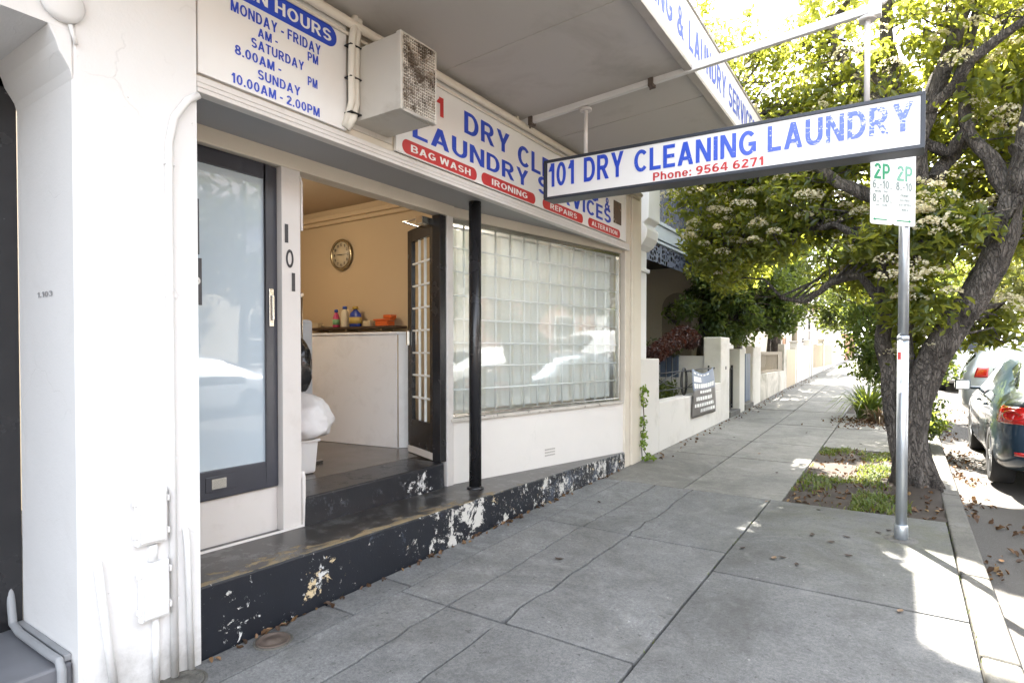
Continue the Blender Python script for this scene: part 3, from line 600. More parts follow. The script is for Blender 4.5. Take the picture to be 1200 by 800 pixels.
b = MB(); b.box(-2.811, -2.806, 6.34, 6.555, 3.0, 3.26); b.build('torn_patch', peel_paint('torn_brown_patch', (.10, .07, .05), [((.55, .48, .40), 12, .58, .05, 1.1), ((.3, .12, .05), 17, .6, .05, 4)], .7), ss)
# ------------------------------------------------------------------ hanging sign
bs = thing('hanging_sign', 'long two sided lightbox sign with phone number hung across the footpath from an arm', 'sign', (-1.2, 4.3, 2.75))
YB = 4.28
b = MB(); b.hexa([(-2.50, YB + .004, 2.795), (.075, YB + .004, 2.735), (.075, YB + .156, 2.735), (-2.50, YB + .156, 2.795)], [(-2.50, YB + .004, 3.083), (.075, YB + .004, 3.03), (.075, YB + .156, 3.03), (-2.50, YB + .156, 3.083)]); b.build('face_panel', SIGNW, bs)
FRM = peel_paint('chipped_black_frame_paint', (.028, .032, .042), [((.62, .60, .57), 26, .685, .02, 2.2)], .4)
b = MB()
def sbar(x0, z0, x1, z1, t): 
    b.hexa([(x0, YB - .004, z0), (x1, YB - .004, z1), (x1, YB + .164, z1), (x0, YB + .164, z0)], [(x0, YB - .004, z0 + t), (x1, YB - .004, z1 + t), (x1, YB + .164, z1 + t), (x0, YB + .164, z0 + t)])
sbar(-2.53, 2.775, .098, 2.712, .024); sbar(-2.53, 3.081, .098, 3.027, .024)
b.box(-2.535, -2.508, YB - .003, YB + .163, 2.79, 3.09); b.box(.075, .10, YB - .003, YB + .163, 2.73, 3.035); b.build('frame', FRM, bs, bevel=.003)
def frB(y, n): return ((0, y, 0), (1, 0, -.0225), (0, 0, 1), (0, n, 0))
def crackle():
    m, n, l, p = mat0('crackled_blue_lettering'); v = coord(n, l, True)
    sep = n.new('ShaderNodeSeparateXYZ'); l.new(v, sep.inputs[0])
    g = n.new('ShaderNodeMapRange'); g.inputs[1].default_value = -1.3; g.inputs[2].default_value = 0; g.inputs[3].default_value = .0; g.inputs[4].default_value = .9; l.new(sep.outputs[0], g.inputs[0])
    c = mix(n, l, g.outputs[0], (.025, .08, .52), (.16, .22, .60))
    mp = n.new('ShaderNodeMapping'); mp.inputs['Rotation'].default_value = (0, .6, 0); mp.inputs['Scale'].default_value = (16, 3, 60); l.new(v, mp.inputs[0])
    f = nz(n, l, mp.outputs[0], 1, 6, .7, .5); f2 = nz(n, l, v, 45, 4, .7)
    f = mth(n, l, 'MAXIMUM', f, f2); f = mth(n, l, 'MULTIPLY_ADD', g.outputs[0], .13, f)
    k = ramp(n, l, f, .685, .70); c = mix(n, l, k, c, (.74, .74, .76)); l.new(c, p.inputs['Base Color']); p.inputs['Roughness'].default_value = .45; return m
CRK = crackle()
for s, x0, x1 in (('101', -2.487, -2.245), ('DRY', -2.158, -1.815), ('CLEANING', -1.728, -.848), ('LAUNDRY', -.775, .04)):
    text(bs, s, frB(YB + .003, -1), x0, 2.832 if x0 > -1.8 else 2.820, x1 - x0, .172 if x0 > -.8 else (.168 if x0 > -1.8 else .195), CRK if x0 > -1.75 else BLUE, .035)
text(bs, 'Phone: 9564 6271', frB(YB + .003, -1), -1.578, 2.75, .778, .06, RED, .03)
b = MB()
def abar(x0, x1): 
    z0, z1 = [3.47 + (x + 2.83) * .0605 for x in (x0, x1)]; b.hexa([(x0, YB + .06, z0), (x1, YB + .06, z1), (x1, YB + .10, z1), (x0, YB + .10, z0)], [(x0, YB + .06, z0 + .055), (x1, YB + .06, z1 + .055), (x1, YB + .10, z1 + .055), (x0, YB + .10, z0 + .055)])
abar(-2.84, -.15); b.box(-.20, -.13, YB + .045, YB + .115, 3.60, 3.70); b.lathe([(.03, 0), (.03, .03), (.02, .035), (.02, 0)], (-.125, YB + .065, 3.70), 14, axis=1)
b.lathe([(.07, 0), (.07, .02), (.03, .035)], (-2.84, YB + .08, 3.495), 14, axis=0)
b.build('arm', M('white_arm_paint', (.70, .69, .67), .5, .04, 4, 60, .06, dirt=.3, dirtcol=(.4, .33, .25)), bs, bevel=.004)
for x, zt in ((-.205, 3.62), (-2.18, 3.50)):
    zb = 3.085 - (x + 2.53) * .0205
    b = MB(); b.tube([(x, YB + .08, zb), (x, YB + .08, zt)], .017, 12); b.lathe([(.05, zt - .03), (.05, zt - .012), (.03, zt)], (x, YB + .08, 0), 14); b.build('rod', TRIM, bs)
for x in (-1.62, -2.70):
    b = MB(); z = 3.47 + (x + 2.83) * .0605; b.box(x - .02, x + .02, YB + .045, YB + .115, z - .02, z + .075); b.tube([(x, YB + .05, z - .02), (x, YB + .05, z - .05)], .008, 6); b.build('clamp', RUST, bs, bevel=.003)
# ------------------------------------------------------------------ air conditioner
ac = thing('air_conditioner', 'old boxy window air conditioner with dirty mesh grille sticking out between the two signs', 'air conditioner', (-2.6, 2.62, 2.9))
def skew(p): return p
b = MB(); b.box(-2.84, -2.43, 2.475, 2.775, 2.905, 3.345); b.box(-2.45, -2.415, 2.468, 2.488, 2.90, 3.35); b.box(-2.45, -2.415, 2.762, 2.782, 2.90, 3.35); b.box(-2.45, -2.415, 2.488, 2.762, 2.90, 2.915); b.box(-2.45, -2.415, 2.488, 2.762, 3.335, 3.35); b.box(-2.84, -2.83, 2.44, 2.81, 2.87, 3.38)
b.build('casing', M('dusty_beige_steel', (.52, .49, .44), .5, .05, 3, 60, .05, dirt=.6, dirtcol=(.30, .25, .19)), ac, bevel=.004)
b = MB(); b.box(-2.435, -2.428, 2.49, 2.76, 2.92, 3.33); b.build('coil', peel_paint('dirty_coil', (.16, .13, .10), [((.45, .38, .30), 6, .5, .1, 1.3)], .8), ac)
b = MB()
for i in range(17): y = 2.488 + .274 * i / 16; b.box(-2.420, -2.413, y - .0022, y + .0022, 2.915, 3.335)
for i in range(25): z = 2.915 + .42 * i / 24; b.box(-2.4135, -2.409, 2.488, 2.762, z - .0022, z + .0022)
b.build('grille', peel_paint('grimy_grille', (.60, .55, .48), [((.3, .22, .15), 9, .50, .10, 2.4), ((.12, .09, .065), 5, .50, .08, 7.7)], .6), ac)
b = MB()
pth = [(-2.80, 2.50, 3.54), (-2.785, 2.485, 3.50), (-2.775, 2.455, 3.36), (-2.775, 2.45, 3.15), (-2.775, 2.452, 3.0), (-2.78, 2.435, 2.91), (-2.81, 2.41, 2.845)]
b.tube(pth, .025, 12); b.tube([(x + .012, y - .04, z) for x, y, z in pth[:-2]] + [(-2.79, 2.41, 2.93), (-2.81, 2.395, 2.85)], .021, 12)
pip = b.build('pipe_insulation', M('yellowed_foam_tape', (.70, .66, .58), .6, .05, 6, 60, .1, dirt=.3), ac)
for z in (3.33, 3.14, 2.93): b = MB(); b.box(-2.805, -2.745, 2.39, 2.48, z, z + .006); b.build('cable_tie', DARK, pip)
# ------------------------------------------------------------------ inside the shop
cn = thing('shop_counter', 'tall white laminate counter standing inside the doorway', 'counter', (-4.9, 4.3, .53))
LAM = M('scuffed_white_laminate', (.80, .80, .80), .4, .02, 2, 40, .02, dirt=.22, dirtcol=(.42, .40, .38), dscale=5)
b = MB(); b.hexa([(-6.6, 4.0, .53), (-4.235, 4.255, .53), (-4.235, 4.29, .53), (-6.6, 4.04, .53)], [(-6.6, 4.0, 1.675), (-4.235, 4.255, 1.675), (-4.235, 4.29, 1.675), (-6.6, 4.04, 1.675)]); b.build('front_panel', LAM, cn, bevel=.004)
b = MB(); b.hexa([(-4.234, 4.257, .53), (-4.13, 4.40, .53), (-4.16, 4.42, .53), (-4.27, 4.29, .53)], [(-4.234, 4.257, 1.675), (-4.13, 4.40, 1.675), (-4.16, 4.42, 1.675), (-4.27, 4.29, 1.675)]); b.build('end_panel', LAM, cn, bevel=.003)
b = MB(); b.hexa([(-6.6, 3.99, 1.676), (-4.22, 4.245, 1.676), (-4.12, 4.41, 1.676), (-6.6, 4.5, 1.676)], [(-6.6, 3.99, 1.70), (-4.22, 4.245, 1.70), (-4.12, 4.41, 1.70), (-6.6, 4.5, 1.70)]); b.build('counter_top', LAM, cn, bevel=.004)
b = MB(); b.tube([(-4.22, 4.262, .54), (-4.22, 4.262, 1.67)], .006, 6); b.build('corner_strip', M('tan_edge_strip', (.42, .33, .22), .5), cn)
shf = thing('wall_shelf', 'dark narrow wooden shelf fixed to the cream wall above the counter', 'shelf', (-5.6, 4.9, 1.77))
b = MB(); b.box(-6.46, -4.80, 4.80, 5.0, 1.772, 1.80); b.build('board', M('dark_shelf_wood', (.06, .035, .022), .4, .2, 6, 60, .1), shf, bevel=.003)
b = MB()
for x in (-6.2, -5.65, -5.05): b.box(x, x + .02, 4.82, 4.995, 1.745, 1.77); b.box(x, x + .02, 4.975, 4.995, 1.66, 1.745)
b.build('bracket', CHROME, shf)
def bottle(x, y, prof, label, body_mat, cap_mat, lab_mat=None, flat=1.0):
    t = thing('detergent_bottle', label, 'bottle', (x, y, 1.80), 'bottles on the wall shelf'); H_ = prof[-1][1]
    b = MB(); b.lathe(prof, (0, 0, 1.8), 18); b.v = [(x + p[0], y + p[1] * flat, p[2]) for p in b.v]; b.build('body', body_mat, t)
    r = prof[-1][0]; b = MB(); b.lathe([(r + .006, H_), (r + .006, H_ + .03), (r, H_ + .036), (.001, H_ + .036)], (x, y, 1.8), 14); b.build('cap', cap_mat, t)
    if lab_mat:
        b = MB(); rr = max(p[0] for p in prof); b.lathe([(rr * 1.02, H_ * .18), (rr * 1.02, H_ * .55)], (0, 0, 1.8), 18); b.v = [(x + p[0], y + p[1] * flat, p[2]) for p in b.v]; b.build('sticker', lab_mat, t)
PL = lambda nm, c: M(nm, c, .35, .03, 5, 40, 0)
bottle(-5.905, 4.89, [(.042, 0), (.045, .02), (.045, .11), (.030, .16), (.018, .18), (.018, .19)], 'slim pink and green spray bottle, first in the shelf row', PL('pink_plastic', (.55, .05, .16)), PL('blue_cap', (.03, .09, .4)), PL('green_sticker', (.2, .42, .22)))
bottle(-5.745, 4.89, [(.044, 0), (.047, .02), (.047, .17), (.036, .21), (.022, .22), (.022, .225)], 'tall cream bottle with blue cap on the shelf', PL('cream_plastic', (.66, .60, .45)), PL('blue_cap', (.03, .09, .4)))
bottle(-5.555, 4.89, [(.085, 0), (.095, .02), (.10, .10), (.085, .16), (.035, .205), (.03, .215)], 'wide dark blue detergent jug on the shelf', PL('blue_plastic', (.02, .05, .30)), PL('gold_cap', (.45, .3, .05)), PL('gold_sticker', (.5, .36, .1)), .55)
b = MB(); b.box(-5.16, -4.96, 4.84, 4.96, 1.80, 1.86); b.box(-5.22, -4.93, 4.86, 4.94, 1.865, 1.885); b.box(-5.04, -4.92, 4.85, 4.95, 1.886, 1.93)
tag(b.build('tape_dispenser', PL('orange_plastic', (.60, .11, .02)), loc=(-5.05, 4.9, 1.8), bevel=.006), 'orange plastic tape dispenser at the end of the shelf', 'dispenser')
for x, lab in ((-6.29, 'small cream plug box at the far left end of the shelf'), (-5.33, 'small cream plug box beside the blue jug')):
    t = thing('power_adaptor', lab, 'adaptor', (x, 4.9, 1.8)); b = MB(); b.box(x - .07, x + .06, 4.86, 4.96, 1.80, 1.87); b.build('casing', PL('cream_box', (.5, .42, .28)), t, bevel=.01)
    b = MB(); b.tube([(x + .06, 4.92, 1.83), (x + .14, 4.94, 1.82), (x + .25, 4.95, 1.81)], .006, 6); b.build('cable', PL('cable', (.3, .26, .2)), t)
ck = thing('wall_clock', 'round wall clock with brass coloured rim on the cream wall', 'clock', (-5.905, 4.99, 2.72))
b = MB(); b.lathe([(.165, .0), (.19, -.012), (.20, -.03), (.19, -.045), (.165, -.04), (.16, -.02)], (-5.905, 5.0, 2.72), 40, axis=1); b.build('rim', M('brass_rim', (.42, .36, .24), .25, .1, 6, 60, 0, metal=.9), ck)
b = MB(); b.lathe([(.163, -.022), (.162, -.028), (.001, -.028)], (-5.905, 5.0, 2.72), 40, axis=1); b.build('dial', PL('cream_dial', (.56, .48, .34)), ck)
frK = ((-5.905, 4.971, 2.72), (1, 0, 0), (0, 0, 1), (0, -1, 0))
for h in range(1, 13):
    a = R(90 - 30 * h); w = .026 if h < 10 else .036; text(ck, str(h), frK, .125 * math.cos(a) - w / 2, .125 * math.sin(a) - .016, w, .032, DIGIT, .0, 'numeral')
def hand(name, ang, ln, w):
    a = R(90 - ang); d = Vector((math.cos(a), 0, math.sin(a))); s = Vector((-d.z, 0, d.x)) * w; c = Vector((-5.905, 4.965, 2.72)); b = MB(); b.face([c - d * .02 - s, c - d * .02 + s, c + d * ln + s * .5, c + d * ln - s * .5]); b.build(name, DIGIT, ck, solid=.002)
hand('minute_hand', 90, .12, .004); hand('hour_hand', 272, .085, .006)
bk = thing('plastic_bucket', 'square white plastic bucket with handle just inside the doorway', 'bucket', (-3.93, 2.92, .53))
b = MB(); b.hexa([(-4.13, 2.82, .532), (-3.91, 2.82, .532), (-3.91, 3.03, .532), (-4.13, 3.03, .532)], [(-4.145, 2.80, .80), (-3.89, 2.80, .80), (-3.89, 3.045, .80), (-4.145, 3.045, .80)]); b.build('body', PL('white_plastic', (.76, .76, .76)), bk, bevel=.02)
b = MB(); b.box(-4.152, -3.88, 2.79, 3.052, .785, .806); b.build('rim', PL('white_plastic', (.76, .76, .76)), bk, bevel=.005)
b = MB(); b.tube([(-4.11, 2.785, .77), (-4.06, 2.775, .70), (-4.0, 2.77, .68), (-3.94, 2.775, .70), (-3.90, 2.785, .77)], .005, 6); b.build('handle', CHROME, bk)
def blob(name, mat, c, r, amp, freq, label, cat, seed):
    bm = bmesh.new(); bmesh.ops.create_icosphere(bm, subdivisions=4, radius=1)
    for v in bm.verts:
        d = v.co.normalized(); k = 1 + .05 * (1 - 2 * abs(noise.noise(d * 4.5 + Vector((seed, 2, 0))))) + .02 * noise.noise(d * 14) + amp * noise.noise(d * freq + Vector((seed, 0, 0))) + amp * .45 * (1 - abs(noise.noise(d * freq * 2.4 + Vector((0, seed, 0)))) * 2)
        v.co = Vector((d.x * r[0], d.y * r[1], d.z * r[2])) * k
        if v.co.z < -r[2] * .72: v.co.z = -r[2] * .72
    for f in bm.faces: f.smooth = True
    me = bpy.data.meshes.new(name); bm.to_mesh(me); bm.free(); me.materials.append(mat)
    o = bpy.data.objects.new(name, me); COL.objects.link(o); o.location = c; return tag(o, label, cat)
blob('laundry_bag', M('white_cotton_bag', (.78, .78, .79), .7, .02), (-4.17, 3.0, .95), (.35, .25, .19), .22, 1.5, 'full white laundry bag resting on the white bucket', 'laundry bag', 3)
blob('rubbish_bag', M('shiny_black_plastic', (.012, .012, .013), .18, .2), (-4.21, 3.05, 1.36), (.15, .12, .26), .2, 2.2, 'shiny black plastic bag hanging behind the door post', 'plastic bag', 9)
gr = thing('garment_rack', 'chrome garment rack with grey wrapped clothes behind the door post', 'clothes rack', (-4.25, 3.12, .53))
b = MB(); b.tube([(-4.24, 3.14, .53), (-4.24, 3.14, 2.0)], .016); b.tube([(-5.1, 3.14, .53), (-5.1, 3.14, 2.0)], .016); b.tube([(-5.1, 3.14, 1.98), (-4.22, 3.14, 1.98)], .014); b.tube([(-4.24, 2.95, .545), (-4.24, 3.35, .545)], .015); b.build('rail', CHROME, gr)
b = MB()
for i in range(5): x = -4.34 - i * .12; b.box(x - .03, x + .03, 2.96, 3.32, .85, 1.78)
b.build('wrapped_clothes', M('grey_plastic_wrap', (.42, .44, .46), .3, .1), gr, bevel=.03)
# sheer curtain hanging inside the window
def sheer():
    m = bpy.data.materials.new('sheer_curtain'); m.use_nodes = True; n, l = nt(m); n.clear()
    o = n.new('ShaderNodeOutputMaterial'); d = n.new('ShaderNodeBsdfDiffuse'); t = n.new('ShaderNodeBsdfTranslucent'); tr = n.new('ShaderNodeBsdfTransparent'); a = n.new('ShaderNodeMixShader'); b2 = n.new('ShaderNodeMixShader')
    c = mix(n, l, nz(n, l, coord(n, l), 3, 4), (.82, .85, .83), (.90, .92, .91)); l.new(c, d.inputs[0]); l.new(c, t.inputs[0]); a.inputs[0].default_value = .35; b2.inputs[0].default_value = .12
    l.new(d.outputs[0], a.inputs[1]); l.new(t.outputs[0], a.inputs[2]); l.new(a.outputs[0], b2.inputs[1]); l.new(tr.outputs[0], b2.inputs[2]); l.new(b2.outputs[0], o.inputs[0]); return m
SH = sheer()
for t0, t1, lab in ((.02, 1.36, 'sheer pleated white curtain behind the half of the barred window beside the open door'), (1.34, WLn - .03, 'sheer pleated white curtain behind the half of the barred window beside the cream pilaster')):
    c = thing('window_curtain', lab, 'curtain', (*wp((t0 + t1) / 2, -.16, .93)[:2], .93), 'sheer curtains in the shop window')
    b = MB(); n_ = 130
    def cw(t): return -.155 + .022 * math.sin(t * 38 + 2 * math.sin(t * 5)) + .012 * noise.noise(Vector((t * 9, 0, 0)))
    for i in range(n_):
        ta, tb = [t0 + (t1 - t0) * k2 / n_ for k2 in (i, i + 1)]
        b.face([wp(ta, cw(ta), .95), wp(tb, cw(tb), .95), wp(tb, cw(tb) * .9 - .015, 2.64), wp(ta, cw(ta) * .9 - .015, 2.64)], 0, True)
    b.build('sheer_cloth', SH, c)
    b = MB(); b.tube([wp(t0, -.155, 2.65), wp(t1, -.155, 2.65)], .01, 8); b.build('rod', GR, c)
# ceiling lamps burning inside the shop
for x, y, lab in ((-5.7, 3.1, 'lit round ceiling lamp inside the shop above the counter'), (-3.72, 5.2, 'lit round ceiling lamp seen through the barred window')):
    t = thing('ceiling_lamp', lab, 'lamp', (x, y, 3.32), 'ceiling lamps in the shop')
    b = MB(); b.lathe([(.16, 3.318), (.16, 3.29), (.14, 3.28)], (x, y, 0), 24); b.build('base', GR, t)
    b = MB(); b.lathe([(.14, 3.279), (.135, 3.24), (.09, 3.21), (.001, 3.20)], (x, y, 0), 24); b.build('shade', emis('lit_opal_shade', (1, .82, .6), 3), t)
    L = bpy.data.lights.new('bulb', 'POINT'); L.energy = 5 if x < -5 else 3; L.color = (1, .86, .66) if x < -5 else (1, .98, .95); L.shadow_soft_size = .14; lo = bpy.data.objects.new('bulb', L); COL.objects.link(lo); lo.parent = t; lo.location = (0, 0, -.22)
# ------------------------------------------------------------------ parking sign on its pole
ps = thing('parking_sign', 'grey steel parking sign pole with white two panel 2P sign at the kerb', 'street sign', (0, 5.37, gz(5.37)))
b = MB(); b.tube([(0, 5.37, .03), (0, 5.37, 1.62)], .0375, 24); b.tube([(0, 5.37, 1.62), (0, 5.37, 2.98)], .0345, 24); b.build('pole', METAL, ps)
b = MB(); b.lathe([(.046, .03), (.046, .17), (.043, .178), (.0375, .18)], (0, 5.37, 0), 24); b.build('collar', METAL, ps)
b = MB(); b.lathe([(.12, .058), (.115, .066), (.06, .072), (.001, .072)], (0, 5.37, 0), 14); b.build('footing', CONC2, ps)
d = Vector((.636, .771, 0)); nn = Vector((.771, -.636, 0)); P0 = Vector((.034, 5.342, 0))
def frP(s): return (P0 + d * s + nn * .004, d, (0, 0, 1), nn)
GREEN = M('sign_green', (.01, .26, .12), .4, .05); GREENF = M('faded_sign_green', (.16, .38, .28), .45, .05); GREYT = M('faded_sign_grey', (.22, .28, .26), .45, .05); PINK = M('sign_pink_line', (.6, .25, .25), .5)
SWHITE = M('sign_white', (.80, .81, .80), .35, .02)
def round_panel(fr, w, z0, z1, r=.02, th=.004):
    O, U, V, N = [Vector(q) for q in fr]; pts = []
    for cx_, cz, a0 in ((w - r, z1 - r, 0), (r, z1 - r, 90), (r, z0 + r, 180), (w - r, z0 + r, 270)):
        for i in range(5): a = R(a0 + 90 * i / 4); pts.append((cx_ + r * math.cos(a), cz + r * math.sin(a)))
    m = MB(); f = [O + U * p[0] + V * p[1] for p in pts]; k2 = [p - N * th for p in f]; n_ = len(f)
    m.face(f); m.face(k2[::-1])
    for i in range(n_): m.face([f[i], k2[i], k2[(i + 1) % n_], f[(i + 1) % n_]])
    return m
for k2, s0 in enumerate((-.385, -.166)):
    pn = round_panel(frP(s0), .215, 2.44, 3.02).build('sign_panel', SWHITE, ps); fr = frP(s0)
    def arrow(u0, u1, z, left, mt):
        O, U, V, N = [Vector(q) for q in fr]; m = MB(); O = O + N * .002
        m.face([O + U * u0 + V * (z - .004), O + U * u1 + V * (z - .004), O + U * u1 + V * (z + .004), O + U * u0 + V * (z + .004)])
        e = u0 if left else u1; s = -1 if left else 1; m.face([O + U * e + V * (z - .012), O + U * (e + s * .022) + V * z, O + U * e + V * (z + .012)]); m.build('arrow', mt, pn)
    if k2 == 0:
        text(pn, '2P', fr, .03, 2.77, .15, .115, GREEN, .035); arrow(.17, .205, 2.945, True, GREEN); arrow(.045, .155, 2.475, True, GREEN)
        for z, s in ((2.70, '6'), (2.60, '8')):
            text(pn, s, fr, .018, z, .034, .062, GREYT, .0); text(pn, '-10', fr, .085, z, .088, .062, GREYT, .0); text(pn, 'AM', fr, .057, z, .02, .012, GREYT, 0); text(pn, 'PM', fr, .178, z, .022, .012, GREYT, 0)
        text(pn, 'MON - FRI', fr, .04, 2.672, .12, .016, GREYT, 0); text(pn, 'SAT  SUN', fr, .045, 2.572, .11, .016, GREYT, 0)
    else:
        text(pn, '2P', fr, .03, 2.77, .15, .115, GREENF, .01); arrow(.03, .15, 2.475, False, GREEN)
        text(pn, '8', fr, .022, 2.70, .034, .062, GREYT, .0); text(pn, '-10', fr, .088, 2.70, .088, .062, GREYT, .0); text(pn, 'AM', fr, .06, 2.70, .02, .012, GREYT, 0); text(pn, 'PM', fr, .182, 2.70, .022, .012, GREYT, 0)
        for z, s, w in ((2.655, 'PERMIT', .09), (2.62, 'HOLDERS', .105), (2.585, 'EXCEPTED', .12), (2.55, 'AREA', .07)): text(pn, s, fr, .11 - w / 2, z, w, .018, GREYT, 0)
        O, U, V, N = [Vector(q) for q in fr]; m = MB(); m.face([O + N * .002 + U * a + V * z for a, z in ((.003, 2.50), (.006, 2.50), (.006, 2.97), (.003, 2.97))]); m.build('border_line', PINK, pn)
b = MB()
for z in (2.52, 2.93): b.tube([(0, 5.37, z), (0, 5.37, z + .025)], .039, 16)
b.build('clamp', METAL, ps)
b = MB(); b.tube([(0, 5.37, 1.585), (0, 5.37, 1.62)], .0395, 24); b.build('joint_sleeve', METAL, ps)
b = MB(); b.box(-.028, .0, 5.331, 5.334, 1.19, 1.26); b.build('sticker', SWHITE, ps)
b = MB(); b.box(-.034, -.012, 5.334, 5.337, 1.44, 1.50); b.build('sticker', RED, ps)

# ------------------------------------------------------------------ foliage helpers
PATCH = [(.0, 5.3), (.0, 3.75), (.10, 3.56), (.3, 3.46), (.6, 3.42), (.95, 3.5), (.95, 4.8), (.5, 5.1)]
def inpoly(x, y, P):
    c = False; j = len(P) - 1
    for i in range(len(P)):
        if (P[i][1] > y) != (P[j][1] > y) and x < (P[j][0] - P[i][0]) * (y - P[i][1]) / (P[j][1] - P[i][1]) + P[i][0]: c = not c
        j = i
    return c
def sungap(p):                                  # gaps in the crown where the sun comes through to the ground
    h = p[2] - gz(p[1]); x = p[0] + .347 * h; y = p[1] - .63 * h
    if inpoly(x, y, PATCH): return True
    if x > .4 and y < 30: return noise.noise(Vector((x * 1.5, y * 1.1, 4.2))) + .5 * noise.noise(Vector((x * 4, y * 4, 1))) > .38
    return False
def leaf_obj(name, C_, mat, parent, size=(.10, .045), up=.5, outc=None, droop=.25, tone=None, fold=.25, cull=None, seed=1):
    rg = np.random.default_rng(seed); C_ = np.asarray(C_, float)
    if cull is not None: C_ = C_[[not cull(p) for p in C_]]
    n = len(C_)
    d = rg.normal(size=(n, 3)); d /= np.linalg.norm(d, axis=1)[:, None]
    if outc is not None:
        o_ = C_ - np.asarray(outc); o_ /= (np.linalg.norm(o_, axis=1)[:, None] + 1e-6); d = d + o_ * .7
    d[:, 2] -= droop; d /= np.linalg.norm(d, axis=1)[:, None]
    nrm = rg.normal(size=(n, 3)); nrm[:, 2] = np.abs(nrm[:, 2]) + up * 2; s = np.cross(d, nrm); s /= (np.linalg.norm(s, axis=1)[:, None] + 1e-9); nr = np.cross(s, d)
    k = rg.uniform(.5, 1.35, n)[:, None]; L_ = size[0] * k; W_ = size[1] * k
    pts = [C_ - d * L_ * .5, C_ + s * W_ * .5 - d * L_ * .18 + nr * W_ * fold, C_ + s * W_ * .42 + d * L_ * .18 + nr * W_ * fold, C_ + d * L_ * .5 - nr * L_ * .12, C_ - s * W_ * .42 + d * L_ * .18 + nr * W_ * fold, C_ - s * W_ * .5 - d * L_ * .18 + nr * W_ * fold]
    V = np.stack(pts, 1).reshape(-1, 3); Lc = np.array(wloc(parent)) if parent else np.zeros(3); V = V - Lc
    base = (np.arange(n) * 6)[:, None]; F = np.concatenate([base + np.array([[0, 1, 2, 3]]), base + np.array([[0, 3, 4, 5]])], 1).reshape(-1, 4)
    me = bpy.data.meshes.new(name); me.vertices.add(len(V)); me.vertices.foreach_set('co', V.ravel())
    me.loops.add(F.size); me.loops.foreach_set('vertex_index', F.ravel().astype(np.int32)); me.polygons.add(len(F))
    me.polygons.foreach_set('loop_start', (np.arange(len(F)) * 4).astype(np.int32)); me.polygons.foreach_set('loop_total', np.full(len(F), 4, np.int32))
    me.materials.append(mat); me.update(calc_edges=True)
    tn = rg.beta(1.6, 2.2, n) if tone is None else np.clip(tone + rg.normal(0, .12, n), 0, 1)
    a = me.attributes.new('tone', 'FLOAT', 'FACE'); a.data.foreach_set('value', np.repeat(tn, 2).astype(np.float32))
    o = bpy.data.objects.new(name, me); COL.objects.link(o)
    if parent: o.parent = parent
    return o
def ball(c, r, n, rg, hollow=.4):
    d = rg.normal(size=(n, 3)); d /= np.linalg.norm(d, axis=1)[:, None]; k = (hollow + (1 - hollow) * rg.random(n) ** .6)[:, None]
    return np.asarray(c) + d * k * np.asarray(r)
def clumps(blobs, rg, per=46, cr=.27):
    """blobs: centre, radii, number of clumps -> leaf centres, clump centres"""
    P = []; Cs = []
    for c, r, n in blobs:
        for q in ball(c, r, n, rg, .25): 
            Cs.append(q); rr = cr * rg.uniform(.7, 1.3); P.append(ball(q, (rr, rr, rr * .75), int(per * rg.uniform(.6, 1.3)), rg, .2))
    return np.concatenate(P), np.array(Cs)
def bark(name, c1, c2, sc=7):
    m, n, l, p = mat0(name); v = coord(n, l, True); mp = n.new('ShaderNodeMapping'); mp.inputs['Scale'].default_value = (1, 1, .28); l.new(v, mp.inputs[0])
    w = n.new('ShaderNodeMix'); w.data_type = 'VECTOR'; w.inputs[0].default_value = .32; nn_ = n.new('ShaderNodeTexNoise'); nn_.inputs['Scale'].default_value = 6; nn_.inputs['Detail'].default_value = 5; l.new(mp.outputs[0], nn_.inputs['Vector']); l.new(mp.outputs[0], w.inputs[4]); l.new(nn_.outputs['Color'], w.inputs[5])
    vo = n.new('ShaderNodeTexVoronoi'); vo.feature = 'DISTANCE_TO_EDGE'; vo.inputs['Scale'].default_value = 30; l.new(w.outputs[1], vo.inputs['Vector'])
    cr = ramp(n, l, vo.outputs['Distance'], .0, .16); a = nz(n, l, mp.outputs[0], sc, 8, .7, .8); b_ = nz(n, l, v, 60, 6, .7)
    c = mix(n, l, ramp(n, l, a, .35, .68), c1, c2); c = mix(n, l, .9, c, mix(n, l, b_, (.15, .15, .15), (.9, .9, .9)), 'OVERLAY'); c = mix(n, l, mth(n, l, 'MULTIPLY', mth(n, l, 'SUBTRACT', 1, cr), .38), c, (.02, .016, .012))
    l.new(c, p.inputs['Base Color']); p.inputs['Roughness'].default_value = .92; bump(n, l, p, mth(n, l, 'ADD', mth(n, l, 'ADD', a, cr), mth(n, l, 'MULTIPLY', b_, .6)), 1.0, .05); return m
BARK = bark('grey_brown_bark', (.045, .036, .029), (.25, .22, .19)); BARKD = bark('dark_bark', (.03, .023, .018), (.13, .105, .085))
def wob(path, amp, seed, n=4):
    out = []
    for i in range(len(path) - 1):
        a, c = Vector(path[i]), Vector(path[i + 1])
        for k2 in range(n):
            t = k2 / n; p = a.lerp(c, t); out.append(p + Vector((noise.noise(p * 2.2 + Vector((seed, 0, 0))), noise.noise(p * 2.2 + Vector((0, seed, 0))), 0)) * amp)
    return out + [Vector(path[-1])]
def limb(mb, path, r0, r1, seed, amp=.05, n=12, rs=None):
    p = wob(path, amp, seed, 8 if n > 12 else 4); k2 = len(p)
    rr = rs or [r0 + (r1 - r0) * (i / (k2 - 1)) ** .8 for i in range(k2)]
    if rs: rr = list(np.interp(np.linspace(0, 1, k2), np.linspace(0, 1, len(rs)), rs))
    mb.tube(p, rr, n); return p
